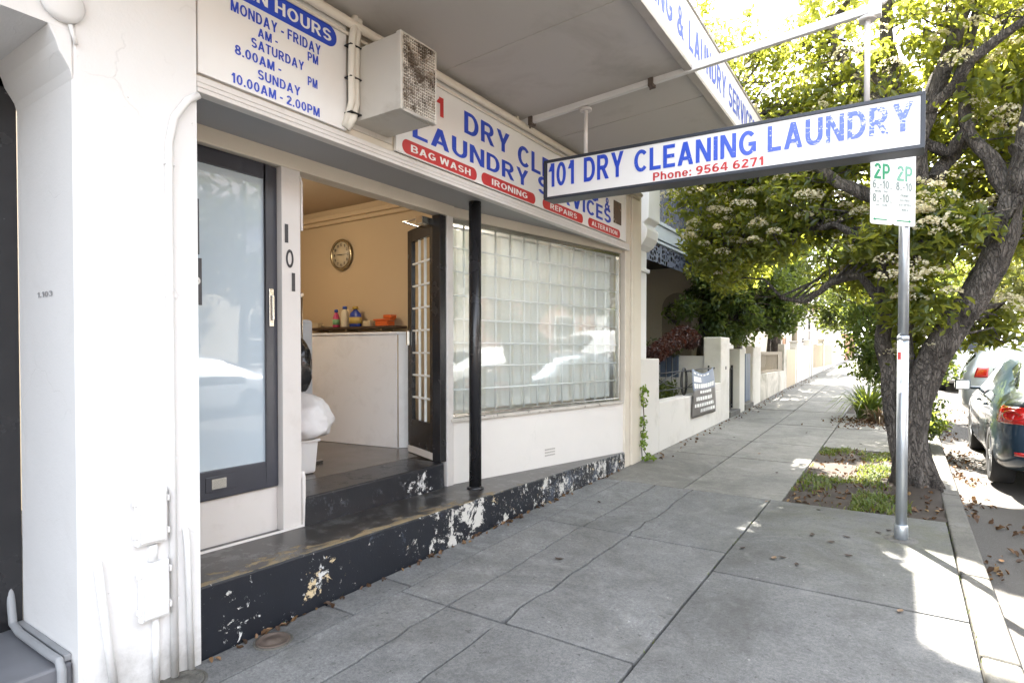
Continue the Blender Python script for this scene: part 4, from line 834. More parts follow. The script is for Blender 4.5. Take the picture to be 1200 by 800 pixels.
def roughen(mb, amp, fr_=6):
    out = []
    for v in mb.v:
        q = Vector(v); out.append(tuple(q + noise.noise_vector(Vector((q.x * fr_ * 2, q.y * fr_ * 2, q.z * fr_ * .5))) * amp + noise.noise_vector(q * fr_ * .4) * amp * 1.2))
    mb.v = out

# ------------------------------------------------------------------ the big flowering street tree
g0 = gz(7.33) - .06
tr = thing('street_tree', 'big old flowering street tree with twisted grey trunks and cream blossom at the kerb', 'tree', (.15, 7.33, g0))
LEAF = leafmat('glossy_tree_leaf', [(.022, .042, .024), (.040, .072, .034), (.085, .125, .045), (.20, .21, .05)], (.92, .93, .09), .55, .24)
b = MB(); pts = []
pts += limb(b, [(.15, 7.38, g0 - .1), (.13, 7.36, g0 + .18), (.085, 7.36, .62), (.10, 7.37, .95), (.20, 7.4, 1.3), (.42, 7.4, 1.75), (.66, 7.38, 2.2), (.82, 7.36, 2.65), (.93, 7.35, 3.15)], 0, 0, 1, .03, 22, [.20, .165, .14, .135, .145, .14, .13, .115, .09])
pts += limb(b, [(.02, 7.42, g0 - .1), (.0, 7.42, .35), (-.08, 7.43, .8), (-.15, 7.45, 1.2), (-.17, 7.5, 1.7), (-.14, 7.55, 2.5), (-.08, 7.6, 3.4), (-.14, 7.7, 4.5), (-.2, 7.8, 5.6)], 0, 0, 2, .04, 16, [.10, .075, .07, .075, .08, .08, .085, .08, .05])
pts += limb(b, [(.10, 7.45, .5), (.06, 7.48, 1.0), (.03, 7.5, 1.6), (.05, 7.5, 2.4), (.12, 7.48, 3.2), (.16, 7.46, 4.0), (.35, 7.5, 4.6), (.6, 7.5, 5.3)], 0, 0, 3, .05, 14, [.08, .075, .07, .075, .08, .09, .08, .04])
pts += limb(b, [(.0, 7.5, 1.1), (-.04, 7.5, 1.9), (.0, 7.5, 2.7)], .06, .05, 33, .06, 12)
pts += limb(b, [(.90, 7.35, 3.0), (.98, 7.3, 3.6), (1.2, 7.2, 4.4), (1.3, 7.1, 5.4)], .12, .05, 4, .06)
pts += limb(b, [(.88, 7.35, 2.95), (.70, 7.4, 3.4), (.52, 7.45, 3.8), (.45, 7.5, 4.3), (.6, 7.6, 5.0)], .085, .04, 5, .08)
pts += limb(b, [(.52, 7.45, 3.8), (.35, 7.5, 3.55), (.2, 7.5, 3.7), (-.1, 7.6, 4.3), (-.5, 7.9, 5.0)], .06, .03, 6, .1)
pts += limb(b, [(-.16, 7.52, 1.95), (-.42, 7.6, 2.35), (-.72, 7.75, 2.3), (-1.0, 7.9, 2.12), (-1.3, 8.1, 2.2)], .055, .02, 7, .06)
pts += limb(b, [(-.1, 7.6, 3.1), (-.6, 7.8, 3.45), (-1.1, 8.0, 3.9), (-1.5, 8.2, 4.5), (-2.0, 8.4, 4.9)], .085, .03, 8, .1)
pts += limb(b, [(-1.1, 8.0, 3.9), (-1.5, 8.3, 3.8), (-2.1, 8.5, 3.75), (-2.6, 8.8, 3.9)], .05, .02, 9, .08)
pts += limb(b, [(-.12, 7.65, 4.1), (-.6, 7.9, 4.8), (-.75, 8.3, 5.5), (-.4, 8.6, 6.3)], .07, .03, 10, .1)
pts += limb(b, [(-.14, 7.55, 2.6), (-.7, 7.9, 3.0), (-1.3, 8.3, 3.0), (-2.0, 8.6, 3.15)], .05, .02, 14, .08)
pts += limb(b, [(.16, 7.46, 3.9), (.5, 7.2, 4.3), (.9, 7.0, 4.5), (1.5, 6.8, 5.2)], .06, .03, 11, .1)
pts += limb(b, [(.9, 7.3, 3.4), (1.4, 7.4, 3.6), (2.1, 7.6, 4.2), (3.0, 7.7, 4.7)], .08, .03, 12, .08)
pts += limb(b, [(.3, 7.55, 3.3), (.55, 7.9, 3.9), (.7, 8.3, 4.7), (.9, 8.8, 5.6)], .08, .03, 15, .12)
pts += limb(b, [(.8, 7.4, 2.7), (.95, 8.0, 3.3), (1.0, 8.6, 4.1), (1.3, 9.0, 5.2)], .08, .03, 16, .12)
pts += limb(b, [(.6, 7.4, 2.25), (.9, 7.2, 2.9), (1.3, 7.0, 3.1)], .05, .02, 13, .06)
blobs = [((-2.25, 8.75, 4.15), (.75, 1.0, .95), 84), ((-1.4, 8.6, 5.0), (1.2, 1.2, .95), 100), ((-2.1, 9.0, 3.05), (.62, .9, .6), 62), ((-1.25, 8.5, 3.35), (.9, 1.0, .75), 88), ((-.6, 8.4, 4.4), (.9, 1.0, .9), 84),
         ((-.3, 8.6, 2.75), (.7, .7, .55), 52), ((.35, 8.0, 4.5), (1.0, 1.0, .9), 70), ((1.2, 7.9, 4.7), (1.0, 1.2, .9), 70), ((1.0, 8.3, 3.3), (.75, .8, .7), 50),
         ((.30, 7.02, 2.72), (.34, .2, .36), 30), ((.12, 7.12, 2.1), (.2, .15, .36), 18), ((-.15, 7.2, 2.65), (.3, .25, .25), 12), ((.12, 7.7, 1.5), (.2, .2, .3), 10), ((.8, 8.0, 1.75), (.25, .35, .25), 12), ((1.15, 7.6, 2.7), (.22, .35, .25), 7),
         ((-.4, 8.0, 6.0), (1.6, 1.5, .9), 62), ((1.8, 7.5, 5.6), (1.5, 1.6, .9), 70), ((-1.9, 8.4, 6.0), (1.1, 1.4, .7), 36), ((2.4, 8.2, 4.4), (.9, 1.2, .7), 40), ((-1.5, 6.9, 7.3), (1.5, 1.5, .6), 80), ((-2.15, 7.0, 7.2), (1.0, 1.2, .6), 120), ((.6, 6.3, 7.2), (1.2, 1.5, .6), 60), ((-2.4, 8.5, 5.3), (.5, .7, .4), 34), ((1.5, 8.6, 3.9), (.8, .6, .9), 46), ((.75, 8.6, 2.7), (.5, .5, .5), 26), ((.8, 9.6, 4.4), (1.0, .7, 1.2), 80), ((1.5, 9.2, 5.4), (1.0, .8, .9), 45), ((-.4, 9.4, 4.0), (1.0, .6, .9), 60)]  # the highest clumps are out of view, added to shade the pavement
rg = np.random.default_rng(11)
LC, CC = clumps(blobs, rg, 50, .27)
PA = np.array([tuple(p) for p in pts])
def twigs(mb, CC, PA, rg, k2=2):
    for q in CC:
        if sungap(q) or q[2] > 6.1: continue
        dd = np.linalg.norm(PA - q, axis=1) + np.maximum(0, PA[:, 2] - q[2]) * .6; a = Vector(PA[dd.argmin()]); c = Vector(q); L_ = (c - a).length
        mid = a.lerp(c, .5) + Vector((rg.normal() * .1, rg.normal() * .1, .12 * L_)) ; m2 = mid.lerp(c, .55) + Vector((rg.normal(), rg.normal(), rg.normal())) * .06
        if sungap(mid) or sungap(m2) or sungap(a.lerp(mid, .5)): continue
        mb.tube([a, mid, m2, c], [.008 + .011 * L_, .006 + .007 * L_, .009, .004], 5, cap=False)
roughen(b, .022, 7)
twigs(b, CC, PA, rg)
for i in range(7):                                  # root flare
    a = i * .9 + .3; b.tube([(.11 + .10 * math.cos(a), 7.38 + .10 * math.sin(a), g0 + .42), (.12 + .17 * math.cos(a), 7.38 + .16 * math.sin(a), g0 + .16), (.13 + .28 * math.cos(a), 7.38 + .26 * math.sin(a), g0 - .04)], [.04, .05, .03], 8)
b.build('trunk', BARK, tr, weld=False)
leaf_obj('crown', LC, LEAF, tr, (.105, .045), .35, cull=sungap, seed=3)
# cream blossom heads: domes of tiny florets
def blossom_obj(name, centres, parent, seed, r=.10):
    rg = np.random.default_rng(seed); P = []
    for c in centres:
        rr = r * rg.uniform(.6, 1.35); d = rg.normal(size=(64, 3)); d[:, 2] = np.abs(d[:, 2]) * .75; d /= np.linalg.norm(d, axis=1)[:, None]; P.append(np.asarray(c) + d * np.array([rr, rr, rr * .7]))
    return leaf_obj(name, np.concatenate(P), BLOS, parent, (.028, .026), .8, droop=-.1, seed=seed, fold=.1, cull=sungap)
BLOS = leafmat('cream_blossom', [(.60, .53, .34), (.74, .69, .50), (.82, .79, .64)], (.85, .78, .5), .4, .7)
bc = []
for c in CC:
    if not sungap(c) and rg.random() < (.9 if c[2] < 3.4 and c[1] < 7.4 else .75): bc.append(c + np.array([rg.normal() * .12, -abs(rg.normal()) * .15 - .12, .14]))
blossom_obj('blossom', bc, tr, 5)

# ------------------------------------------------------------------ other trees and plants
def tree(name, label, base, trunk, blobs, mat, barkm, size, per, cr, seed, group=None, cull=None, up=.4):
    t = thing(name, label, 'tree', base, group); rg = np.random.default_rng(seed); b = MB(); pts = []
    for path, r0, r1 in trunk: pts += limb(b, path, r0, r1, seed, .06, 10)
    P, Cs = clumps(blobs, rg, per, cr); twigs(b, Cs[::2], np.array([tuple(p) for p in pts]), rg); b.build('trunk', barkm, t, weld=False)
    leaf_obj('crown', P, mat, t, size, up, seed=seed, cull=cull); return t
DLEAF = leafmat('dark_green_leaf', [(.022, .046, .025), (.042, .082, .036), (.085, .13, .042), (.17, .20, .055)], (.6, .7, .07), .42, .32)
tree('garden_tree', 'dense dark green evergreen tree overhanging the front fence from the garden', (-3.75, 13.0, .3),
     [([(-3.75, 13.0, .2), (-3.7, 12.9, 1.2), (-3.6, 12.8, 2.2), (-3.5, 12.7, 3.4)], .09, .04), ([(-3.7, 12.9, 1.2), (-3.1, 12.6, 2.0), (-2.6, 12.8, 2.6)], .05, .02), ([(-3.65, 12.85, 1.6), (-4.2, 12.2, 2.3), (-4.0, 12.0, 2.5)], .04, .02)],
     [((-3.1, 12.7, 3.0), (.7, .8, .9), 90), ((-2.7, 13.4, 2.7), (.7, .9, .75), 80), ((-3.0, 12.8, 2.15), (.6, .6, .5), 50), ((-2.4, 13.8, 2.25), (.6, .8, .45), 40), ((-3.75, 12.2, 2.4), (.3, .35, .25), 8), ((-2.8, 12.8, 3.9), (.6, .8, .6), 50), ((-3.2, 12.6, 3.6), (.6, .8, .6), 50), ((-2.5, 14.5, 3.2), (.6, 1, .7), 50)], DLEAF, BARKD, (.10, .045), 60, .26, 21)
tree('roadside_tree', 'leafy green tree beside the kerb behind the strappy plant', (-.15, 14.2, .27),
     [([(-.15, 14.2, .2), (-.1, 14.2, 1.2), (.0, 14.2, 2.4), (.1, 14.2, 3.6)], .09, .04), ([(-.1, 14.2, 1.4), (-.6, 14.2, 2.4)], .04, .02)],
     [((-.35, 14.0, 2.0), (.75, .8, .8), 80), ((-.3, 14.1, 1.25), (.6, .7, .5), 40), ((-.5, 14.6, 3.2), (1.1, 1.2, .8), 90), ((.5, 14.4, 2.8), (.7, 1, .9), 50)], DLEAF, BARKD, (.11, .05), 46, .28, 22)
tree('roadside_tree', 'low bushy tree between the trunk and the silver car', (.62, 10.2, .16),
     [([(.2, 10.2, .1), (.25, 10.2, .8), (.4, 10.3, 1.6)], .05, .02)], [((.26, 10.2, .55), (.16, .45, .3), 22), ((.35, 10.5, 1.35), (.3, .5, .35), 16), ((.5, 10.5, 2.1), (.45, .5, .4), 24)], DLEAF, BARKD, (.09, .04), 40, .2, 23)
PALE = leafmat('pale_yellow_leaf', [(.08, .10, .025), (.14, .15, .04), (.22, .20, .06)], (.5, .48, .10), .4, .5)
MID = leafmat('mid_green_leaf', [(.03, .05, .016), (.05, .075, .022), (.10, .11, .03)], (.35, .4, .05), .35, .45)
def far_tree(x, y, h, r, mat, label, seed, g='trees further along the street', sz=.26):
    z = gz(y); tree('far_tree', label, (x, y, z), [([(x, y, z - .1), (x + .1, y, z + h * .35), (x, y, z + h * .7)], .05 * h ** .8, .04), ([(x, y, z + h * .35), (x - r * .5, y, z + h * .6)], .08, .03), ([(x, y, z + h * .35), (x + r * .5, y + .5, z + h * .65)], .08, .03)],
         [((x, y, z + h * .72), (r, r, h * .26), 70), ((x - r * .5, y, z + h * .55), (r * .6, r * .6, h * .18), 30), ((x + r * .5, y, z + h * .58), (r * .6, r * .6, h * .18), 30)], mat, BARKD, (sz, sz * .5), 34, .10 * h, seed, g)
far_tree(4.8, 33, 6.0, 2.4, PALE, 'pale yellow green tree standing along the sunny road beyond the cars', 31)
far_tree(8.9, 26, 7.5, 2.8, MID, 'tall mid green tree across the road beyond the silver car', 32)
far_tree(3.2, 52, 7, 2.6, PALE, 'yellowish tree far down the road', 33)
far_tree(-3.7, 22, 7.0, 2.0, MID, 'tall bushy tree added above the fences to shade the far footpath', 40, sz=.18)  # added for its shade on the far footpath, crown hidden behind others
far_tree(-1.2, 27, 4.2, 1.6, MID, 'small green tree beside the far end of the footpath', 34, sz=.2)
far_tree(-4.6, 26, 5.2, 1.9, MID, 'green tree in front of the white gabled cottage', 35, sz=.2)
far_tree(-3.0, 48, 5.5, 1.9, MID, 'dull green tree behind the brown brick fence', 36)
far_tree(9.6, 10.2, 7.0, 2.4, MID, 'leafy tree on the opposite footpath facing the window', 37)
far_tree(9.6, 3.2, 7.5, 2.6, MID, 'leafy tree on the opposite footpath facing the glass door', 38)
tree('path_shade_tree', 'tall loose green tree added above the front fence to shade the footpath', (-3.7, 16.2, .4), [([(-3.7, 16.2, .3), (-3.6, 16.2, 2.4), (-3.4, 16.0, 4.4), (-3.3, 16.0, 5.6)], .11, .04)], [((-2.6, 13.4, 5.2), (1.3, 1.6, .8), 110), ((-3.3, 15.4, 4.6), (.9, 1.3, 1.1), 90), ((-2.9, 17.6, 4.8), (1.1, 1.5, 1.0), 90), ((-3.2, 16.4, 5.9), (1.2, 1.8, .7), 80), ((-3.9, 18.5, 6.8), (1.3, 2.2, .9), 110), ((-3.6, 14.6, 6.6), (1.1, 1.4, .7), 70), ((-2.6, 19.5, 5.4), (.9, 1.6, .7), 50), ((-3.4, 20.0, 5.0), (1.0, 1.4, .9), 36)], DLEAF, BARKD, (.14, .065), 44, .34, 24)  # added tree, its high clumps keep the sun off the footpath
far_tree(-6.6, 16.4, 6.8, 1.7, MID, 'tall garden tree beside the second terrace', 39, sz=.2)
# hedge mass, strappy plant, garden plants
sp = thing('strappy_plant', 'clump of long strappy dark green leaves beside the street tree', 'plant', (-.55, 12.9, gz(12.9)))
def straps(name, parent, c, n, L_, w, seed, mat, spread=1.0):
    rg = np.random.default_rng(seed); b = MB()
    for i in range(n):
        a = rg.uniform(0, 6.28); e = rg.uniform(.25, 1.25) * spread; l_ = L_ * rg.uniform(.6, 1.15); o = Vector((math.cos(a), math.sin(a), 0)); s = Vector((-o.y, o.x, 0)) * w * .5; p = Vector(c) + o * rg.uniform(0, .18); prev = None
        for k2 in range(6):
            t = k2 / 5; q = p + o * l_ * math.sin(e * t) * t + Vector((0, 0, l_ * (t * math.cos(e * t * 1.15) - .12 * t * t))); ww = s * (1 - t ** 2.2 * .95)
            if prev: b.face([prev[0], prev[1], q + ww, q - ww], 0, True)
            prev = (q - ww, q + ww)
    o_ = b.build(name, mat, parent, weld=False); at = o_.data.attributes.new('tone', 'FLOAT', 'FACE'); at.data.foreach_set('value', rg.random(len(o_.data.polygons)).astype(np.float32)); return o_
straps('leaves', sp, (-.55, 12.9, gz(12.9)), 150, 1.0, .042, 41, DLEAF)
straps('dry_leaves', sp, (-.35, 12.45, gz(12.4)), 60, .5, .035, 42, leafmat('dry_leaf', [(.08, .05, .03), (.16, .11, .06), (.24, .18, .1)], (.3, .2, .1), .2, .7), 1.3)
bz = thing('bronze_shrub', 'dark reddish brown shrub clipped into an arching roll above the low white fence', 'shrub', (-3.4, 9.0, .3))
path = wob([(-3.42, 8.55, .95), (-3.4, 9.2, 1.42), (-3.4, 10.0, 1.62), (-3.4, 10.8, 1.80), (-3.4, 11.25, 1.74)], .02, 3, 8); rg = np.random.default_rng(51); P = []
for i, p in enumerate(path): P.append(ball(tuple(p), (.14 + .07 * i / len(path),) * 3, 190, rg, .72))
leaf_obj('foliage', np.concatenate(P), leafmat('bronze_leaf', [(.02, .010, .008), (.045, .02, .014), (.085, .035, .022)], (.35, .08, .03), .2, .5), bz, (.075, .03), .3, seed=52)
b = MB(); b.tube([(-3.42, 8.5, .2), (-3.42, 8.5, .7), (-3.40, 8.9, 1.2), (-3.4, 10.0, 1.62)], .03, 8); b.build('stem', BARKD, bz)
for nm, lab, c, r, n, s, mt in (('garden_shrub', 'low yellow green groundcover shrub behind the iron fence rail', (-3.45, 9.4, .78), (.32, 1.2, .22), 60, 61, MID), ('garden_shrub', 'small green shrub growing on top of the cross wall', (-4.1, 11.3, 1.55), (.7, .3, .14), 30, 62, MID)):
    t = thing(nm, lab, 'shrub', (c[0], c[1], c[2] - .5)); rg = np.random.default_rng(s); P, Cs = clumps([(c, r, n)], rg, 40, .14); leaf_obj('foliage', P, mt, t, (.06, .03), .5, seed=s)
    b = MB()
    for q in Cs[::4]: b.tube([(q[0], q[1], c[2] - .75), tuple(q)], .006, 4)
    b.build('stem', BARKD, t, weld=False)
vn = thing('creeping_weed', 'bright green creeper growing in the crack beside the cream pilaster', 'weed', (-2.79, 7.2, gz(7.2)))
b = MB(); vp = wob([(-2.78, 7.205, gz(7.2)), (-2.785, 7.21, .3), (-2.775, 7.215, .55), (-2.785, 7.21, .8), (-2.79, 7.21, 1.02)], .02, 6, 6); b.tube(vp, .006, 5); b.tube(wob([(-2.77, 7.2, .25), (-2.70, 7.18, .15), (-2.62, 7.2, .13)], .01, 7, 4), .005, 5); b.build('stem', BARKD, vn, weld=False)
rg = np.random.default_rng(71); P = [ball((-2.765, 7.2, z), (.05, .07, .07), 16, rg, .2) for z in (.30, .38, .46, .55, .62, .86, .95, 1.02)] + [ball((-2.68, 7.18, .15), (.09, .08, .05), 34, rg, .2)]
leaf_obj('leaves', np.concatenate(P), leafmat('weed_leaf', [(.09, .17, .02), (.16, .25, .03), (.24, .32, .05)], (.4, .5, .05), .35, .5), vn, (.05, .035), .4, seed=72)
# grass in the soil bed
GRS = leafmat('grass_blade', [(.04, .075, .015), (.07, .12, .02), (.12, .17, .03), (.20, .19, .07)], (.4, .45, .05), .35, .6)
rg = np.random.default_rng(81); b = MB()
for i in range(9500):
    x, y = rg.uniform(-.93, .31), rg.uniform(6.1, 9.38)
    dens = noise.noise(Vector((x * 2.1, y * 1.7, 5))) + (.45 if y < 6.9 and x > -.4 else 0) + (.15 if x < -.6 else 0) - .05
    if dens < rg.uniform(.0, .60) or (x - .1) ** 2 + (y - 7.4) ** 2 < .09: continue
    a = rg.uniform(0, 6.28); l_ = rg.uniform(.02, .075); w = rg.uniform(.004, .009); z = soilz(x, y); o = Vector((math.cos(a), math.sin(a), 0)); s = Vector((-o.y, o.x, 0)) * w; p = Vector((x, y, z - .005)); m1 = p + o * l_ * .35 + Vector((0, 0, l_ * .7)); e = p + o * l_ * .9 + Vector((0, 0, l_ * .85))
    b.face([p - s, p + s, m1 + s * .7, m1 - s * .7]); b.face([m1 - s * .7, m1 + s * .7, e])
for xg in range(130):                       # tufts in the pavement joints
    y = rg.uniform(1.7, 6.0); x = [-2.83, -1.05, .32][xg % 3] + rg.normal() * .006
    if x < -2 and rg.random() < .6: continue
    a = rg.uniform(0, 6.28); l_ = rg.uniform(.01, .03); o = Vector((math.cos(a), math.sin(a), 0)); s = Vector((-o.y, o.x, 0)) * .003; p = Vector((x, y, gz(y) - .004)); b.face([p - s, p + s, p + o * l_ * .6 + Vector((0, 0, l_))])
go = b.build('grass', GRS, None, weld=False); at = go.data.attributes.new('tone', 'FLOAT', 'FACE'); at.data.foreach_set('value', rg.random(len(go.data.polygons)).astype(np.float32))
tag(go, 'short green grass and weeds in the soil bed round the tree', kind='stuff'); go['category'] = 'grass'
# fallen leaves: a few countable ones on the slabs, litter along gutter and bed
DRY = leafmat('fallen_leaf', [(.035, .022, .015), (.10, .055, .03), (.20, .11, .05), (.30, .20, .09)], (.3, .15, .05), .15, .6)
def dead_leaf_mesh(seed):
    rg = np.random.default_rng(seed); b = MB(); L_, w = .06, .032; cur = rg.uniform(.004, .012); rows = []
    for i in range(7):
        t = i / 6; ww = w * .5 * math.sin(math.pi * min(1, .06 + t * .94)) ** .8; z = .006 + cur * (2 * t - 1) ** 2; rows.append([((t - .5) * L_, -ww, z + ww * .5), ((t - .5) * L_, 0, z), ((t - .5) * L_, ww, z + ww * .35)])
    for r0, r1 in zip(rows[:-1], rows[1:]):
        for k2 in (0, 1): b.face([r0[k2], r0[k2 + 1], r1[k2 + 1], r1[k2]], 0, True)
    return b
DL_ = [M('dark_brown_leaf', (.05, .03, .022), .6, .2, 30, 90, .1), M('tan_leaf', (.22, .14, .08), .6, .2, 30, 90, .1), M('orange_leaf', (.36, .17, .05), .6, .2, 30, 90, .1)]
spots = [(-.97, 4.52, 0), (-.58, 5.11, 0), (-.35, 5.2, 0), (-.74, 4.42, 1), (-.59, 4.38, 0), (-.69, 4.47, 0), (-.31, 4.75, 0), (0, 3.93, 1), (-.15, 5.45, 0), (-.08, 5.56, 0), (-.62, 5.91, 0), (-1.07, 5.96, 1), (-.44, 5.0, 0), (-1.2, 7.3, 0), (-1.6, 8.4, 1), (-2.2, 9.6, 0), (-.5, 9.9, 0), (-1.3, 10.6, 0), (-2.0, 3.6, 0), (-2.4, 5.1, 0)]
protos = [dead_leaf_mesh(s).build('dead_leaf', DL_[i], loc=(0, 0, 0)) for i, s in enumerate((1, 2, 3))]
labs = ['small dark brown dead leaf lying on the grey pavement slabs', 'small tan dead leaf lying on the grey pavement slabs', 'orange dead leaf lying in the gutter beside the kerb']
used = set()
for i, (x, y, k2) in enumerate(spots + [(.62, 5.6, 2), (.72, 4.3, 2)]):
    o = protos[k2] if k2 not in used else protos[k2].copy()
    if k2 in used: COL.objects.link(o)
    used.add(k2); o.location = (x, y, gz(y) + (.0 if k2 < 2 else -.122)); o.rotation_euler = (0, 0, random.uniform(0, 6.28)); s = random.uniform(.7, 1.15); o.scale = (s, s, s); tag(o, labs[k2], 'leaf', ['dark dead leaves on the pavement', 'tan dead leaves on the pavement', 'orange dead leaves in the gutter'][k2])
rg = np.random.default_rng(91); P = []
for i in range(1500):
    y = 3.2 + 14 * rg.random() ** 1.2; x = .50 + abs(rg.normal()) * .28 if rg.random() < .8 else rg.uniform(.5, 2.5)
    if noise.noise(Vector((x * 2.5, y * 1.6, 8))) > rg.uniform(-.05, .3): P.append((x, y, gz(y) - .118 + rg.uniform(0, .02)))
for i in range(480):
    x, y = rg.uniform(-.93, .3), rg.uniform(6.1, 9.35); P.append((x, y, soilz(x, y) + .006))
for i in range(700): a = rg.uniform(0, 6.28); r = abs(rg.normal()) * .35; x, y = -.45 + r * math.cos(a), 12.4 + r * 1.3 * math.sin(a); P.append((x, y, gz(y) + .01 + .1 * max(0, .4 - r)))
for i in range(160):
    y = rg.uniform(7.3, 24); x = -2.78 + abs(rg.normal()) * .12; P.append((x, y, gz(y) + .008))
for i in range(90): y = rg.uniform(1.5, 6.8); P.append((-2.81 + abs(rg.normal()) * .02, y, gz(y) + .006))
lo_ = leaf_obj('leaf_litter', P, DRY, None, (.05, .026), 1.2, droop=0, seed=92, fold=.35); tag(lo_, 'scattered dry brown leaf litter in the gutter and under the tree', kind='stuff'); lo_['category'] = 'leaf litter'
# ------------------------------------------------------------------ front fences along the footpath
FEN = M('stained_white_render', (.70, .67, .62), .75, .04, 1.6, 45, .15, world=True, dirt=.45, dirtcol=(.36, .33, .27), dscale=1.8)
def mossy():
    m, n, l, p = mat0('mossy_render'); v = coord(n, l, True); c = mix(n, l, nz(n, l, v, 2, 6), (.56, .52, .45), (.68, .64, .57))
    d = ramp(n, l, nz(n, l, v, 1.3, 8, .7, .8), .42, .66); c = mix(n, l, mth(n, l, 'MULTIPLY', d, .75), c, (.22, .21, .15)); l.new(c, p.inputs['Base Color']); p.inputs['Roughness'].default_value = .85; bump(n, l, p, nz(n, l, v, 40, 4), .3, .006); return m
MOSS = mossy()
IRON = M('black_iron', (.02, .02, .022), .45, .15, 8, 60, .05)
BLUEP = M('slate_blue_paint', (.10, .135, .20), .5, .06, 4, 50, .05)
FX = -2.83
fw = thing('front_wall', 'low white rendered garden wall with stepped pillars next to the laundry', 'garden wall', (FX, 9.6, .1))
b = MB(); b.box(-3.2, FX, 7.215, 7.95, -.05, 1.405); b.build('pillar', FEN, fw, bevel=.012)
b = MB(); b.box(-3.05, FX + .002, 7.952, 11.30, -.05, .79); b.box(-3.05, FX, 10.82, 11.30, .79, .92); b.build('wall', FEN, fw, bevel=.01)
b = MB(); b.box(-3.16, FX, 11.302, 11.95, .0, 1.775); b.build('pillar', FEN, fw, bevel=.02)
b = MB(); b.box(-5.2, -3.162, 11.4, 11.58, .1, 1.42); b.build('cross_wall', FEN, fw, bevel=.01)
b = MB(); b.box(-2.832, FX + .004, 11.62, 11.68, 1.16, 1.22); b.build('house_number', DARK, fw)
bg_ = thing('blue_gate_panel', 'slate blue boarded gate panel set into the notch of the white cross wall', 'gate panel', (-4.1, 11.36, .9))  # panel of a blue gate that shows at the cross wall
b = MB()
for i in range(6): b.box(-4.42 + i * .13, -4.31 + i * .13, 11.37, 11.398, 1.0, 1.44)
b.build('boards', BLUEP, bg_, bevel=.004)
rl = thing('iron_rail', 'thin black wrought iron rail with an oval ring above the low white wall', 'railing', (-2.95, 9.6, .79))
b = MB()
for z0, z1 in ((1.18, 1.20), (.93, .90)): b.tube([(-2.95, 7.95, z0), (-2.95, 11.3, z1)], .009, 6)
for y0, y1 in ((7.95, 9.3), (9.7, 11.3)): b.tube([(-2.95, y0, 1.19), (-2.95, (y0 + y1) / 2, 1.0), (-2.95, y1, .92)], .007, 6); b.tube([(-2.95, y0, .93), (-2.95, (y0 + y1) / 2, 1.1), (-2.95, y1, 1.19)], .007, 6)
b.build('bar', IRON, rl)
b = MB(); rr = [(-2.95, 9.45 + .16 * math.cos(i * .3142), 1.02 + .22 * math.sin(i * .3142)) for i in range(21)]; b.tube(rr, .011, 6); rr = [(-2.95, 9.45 + .09 * math.cos(i * .3142), 1.02 + .20 * math.sin(i * .3142)) for i in range(21)]; b.tube(rr, .008, 6); b.build('ring', IRON, rl)
bn = thing('banner', 'grey property banner tied to the iron rail and draped over the low white wall', 'banner', (-2.82, 10.15, .4))
def bcloth():
    m, n, l, p = mat0('printed_banner'); v = coord(n, l); sep = n.new('ShaderNodeSeparateXYZ'); l.new(v, sep.inputs[0])
    c = mix(n, l, ramp(n, l, sep.outputs[2], .45, .50), (.10, .09, .085), (.17, .23, .34)); c = mix(n, l, mth(n, l, 'MULTIPLY', nz(n, l, v, 4, 5), .5), c, (.24, .22, .2)); l.new(c, p.inputs['Base Color']); p.inputs['Roughness'].default_value = .5; return m
b = MB(); nu, nv_ = 20, 16
def bp(u, v_):
    pin = math.sin(math.pi * u) * .10 * (v_ ** 3); y = 9.40 + 1.40 * u + (.1 * v_ ** 2) * (1 - u) * 1.5; z = .43 + .80 * v_ - pin - .05 * u * 0
    x = FX + .010 + .022 * (1 + noise.noise(Vector((u * 4, v_ * 3, 2)))) - (.10 * max(0, v_ - .5)); return (x, y, z)
for i in range(nu):
    for j in range(nv_): b.face([bp(i / nu, j / nv_), bp((i + 1) / nu, j / nv_), bp((i + 1) / nu, (j + 1) / nv_), bp(i / nu, (j + 1) / nv_)], 0, True)
b.build('cloth', bcloth(), bn, solid=.002)
b = MB()
def strip(u0, u1, v0, v1):
    k2 = max(1, int((u1 - u0) * 20))
    for i in range(k2):
        ua, ub = u0 + (u1 - u0) * i / k2, u0 + (u1 - u0) * (i + 1) / k2; b.face([tuple(Vector(bp(u, v_)) + Vector((.004, 0, 0))) for u, v_ in ((ua, v0), (ub, v0), (ub, v1), (ua, v1))])
rr_ = random.Random(4)
for v0, v1, u0, u1 in ((.08, .15, .3, .95), (.2, .27, .1, .9), (.33, .41, .15, .85), (.48, .54, .3, .8), (.60, .70, .05, .95)):
    u = u0
    while u < u1: w = rr_.uniform(.04, .10); strip(u, min(u + w, u1), v0, v1); u += w + .018
strip(.06, .36, .74, .86)
for i in range(5): strip(.06 + i * .15, .15 + i * .15, .91, .95)
b.build('printing', WHITEV, bn)
b = MB(); b.box(-2.955, -2.93, 10.85, 10.9, .9, 1.25); b.tube([(-2.93, 9.5, 1.18), (-2.93, 10.85, 1.2)], .012, 6); b.build('tie', IRON, bn)
gp = thing('gate_pillars', 'pair of tall white rendered gate pillars beside the iron gate', 'gate posts', (FX, 13.0, .2))
b = MB(); b.box(-3.05, FX, 12.82, 13.28, .1, 1.56); b.build('pillar', FEN, gp, bevel=.012)
b = MB(); b.box(-3.0, FX, 14.12, 15.0, .1, 1.64); b.build('pillar', FEN, gp, bevel=.03)
b = MB(); b.box(-3.6, FX + .02, 11.96, 12.81, .1, .31); b.box(-3.6, FX + .02, 13.29, 14.11, .1, .36); b.build('gate_step', CONC2, gp, bevel=.008)
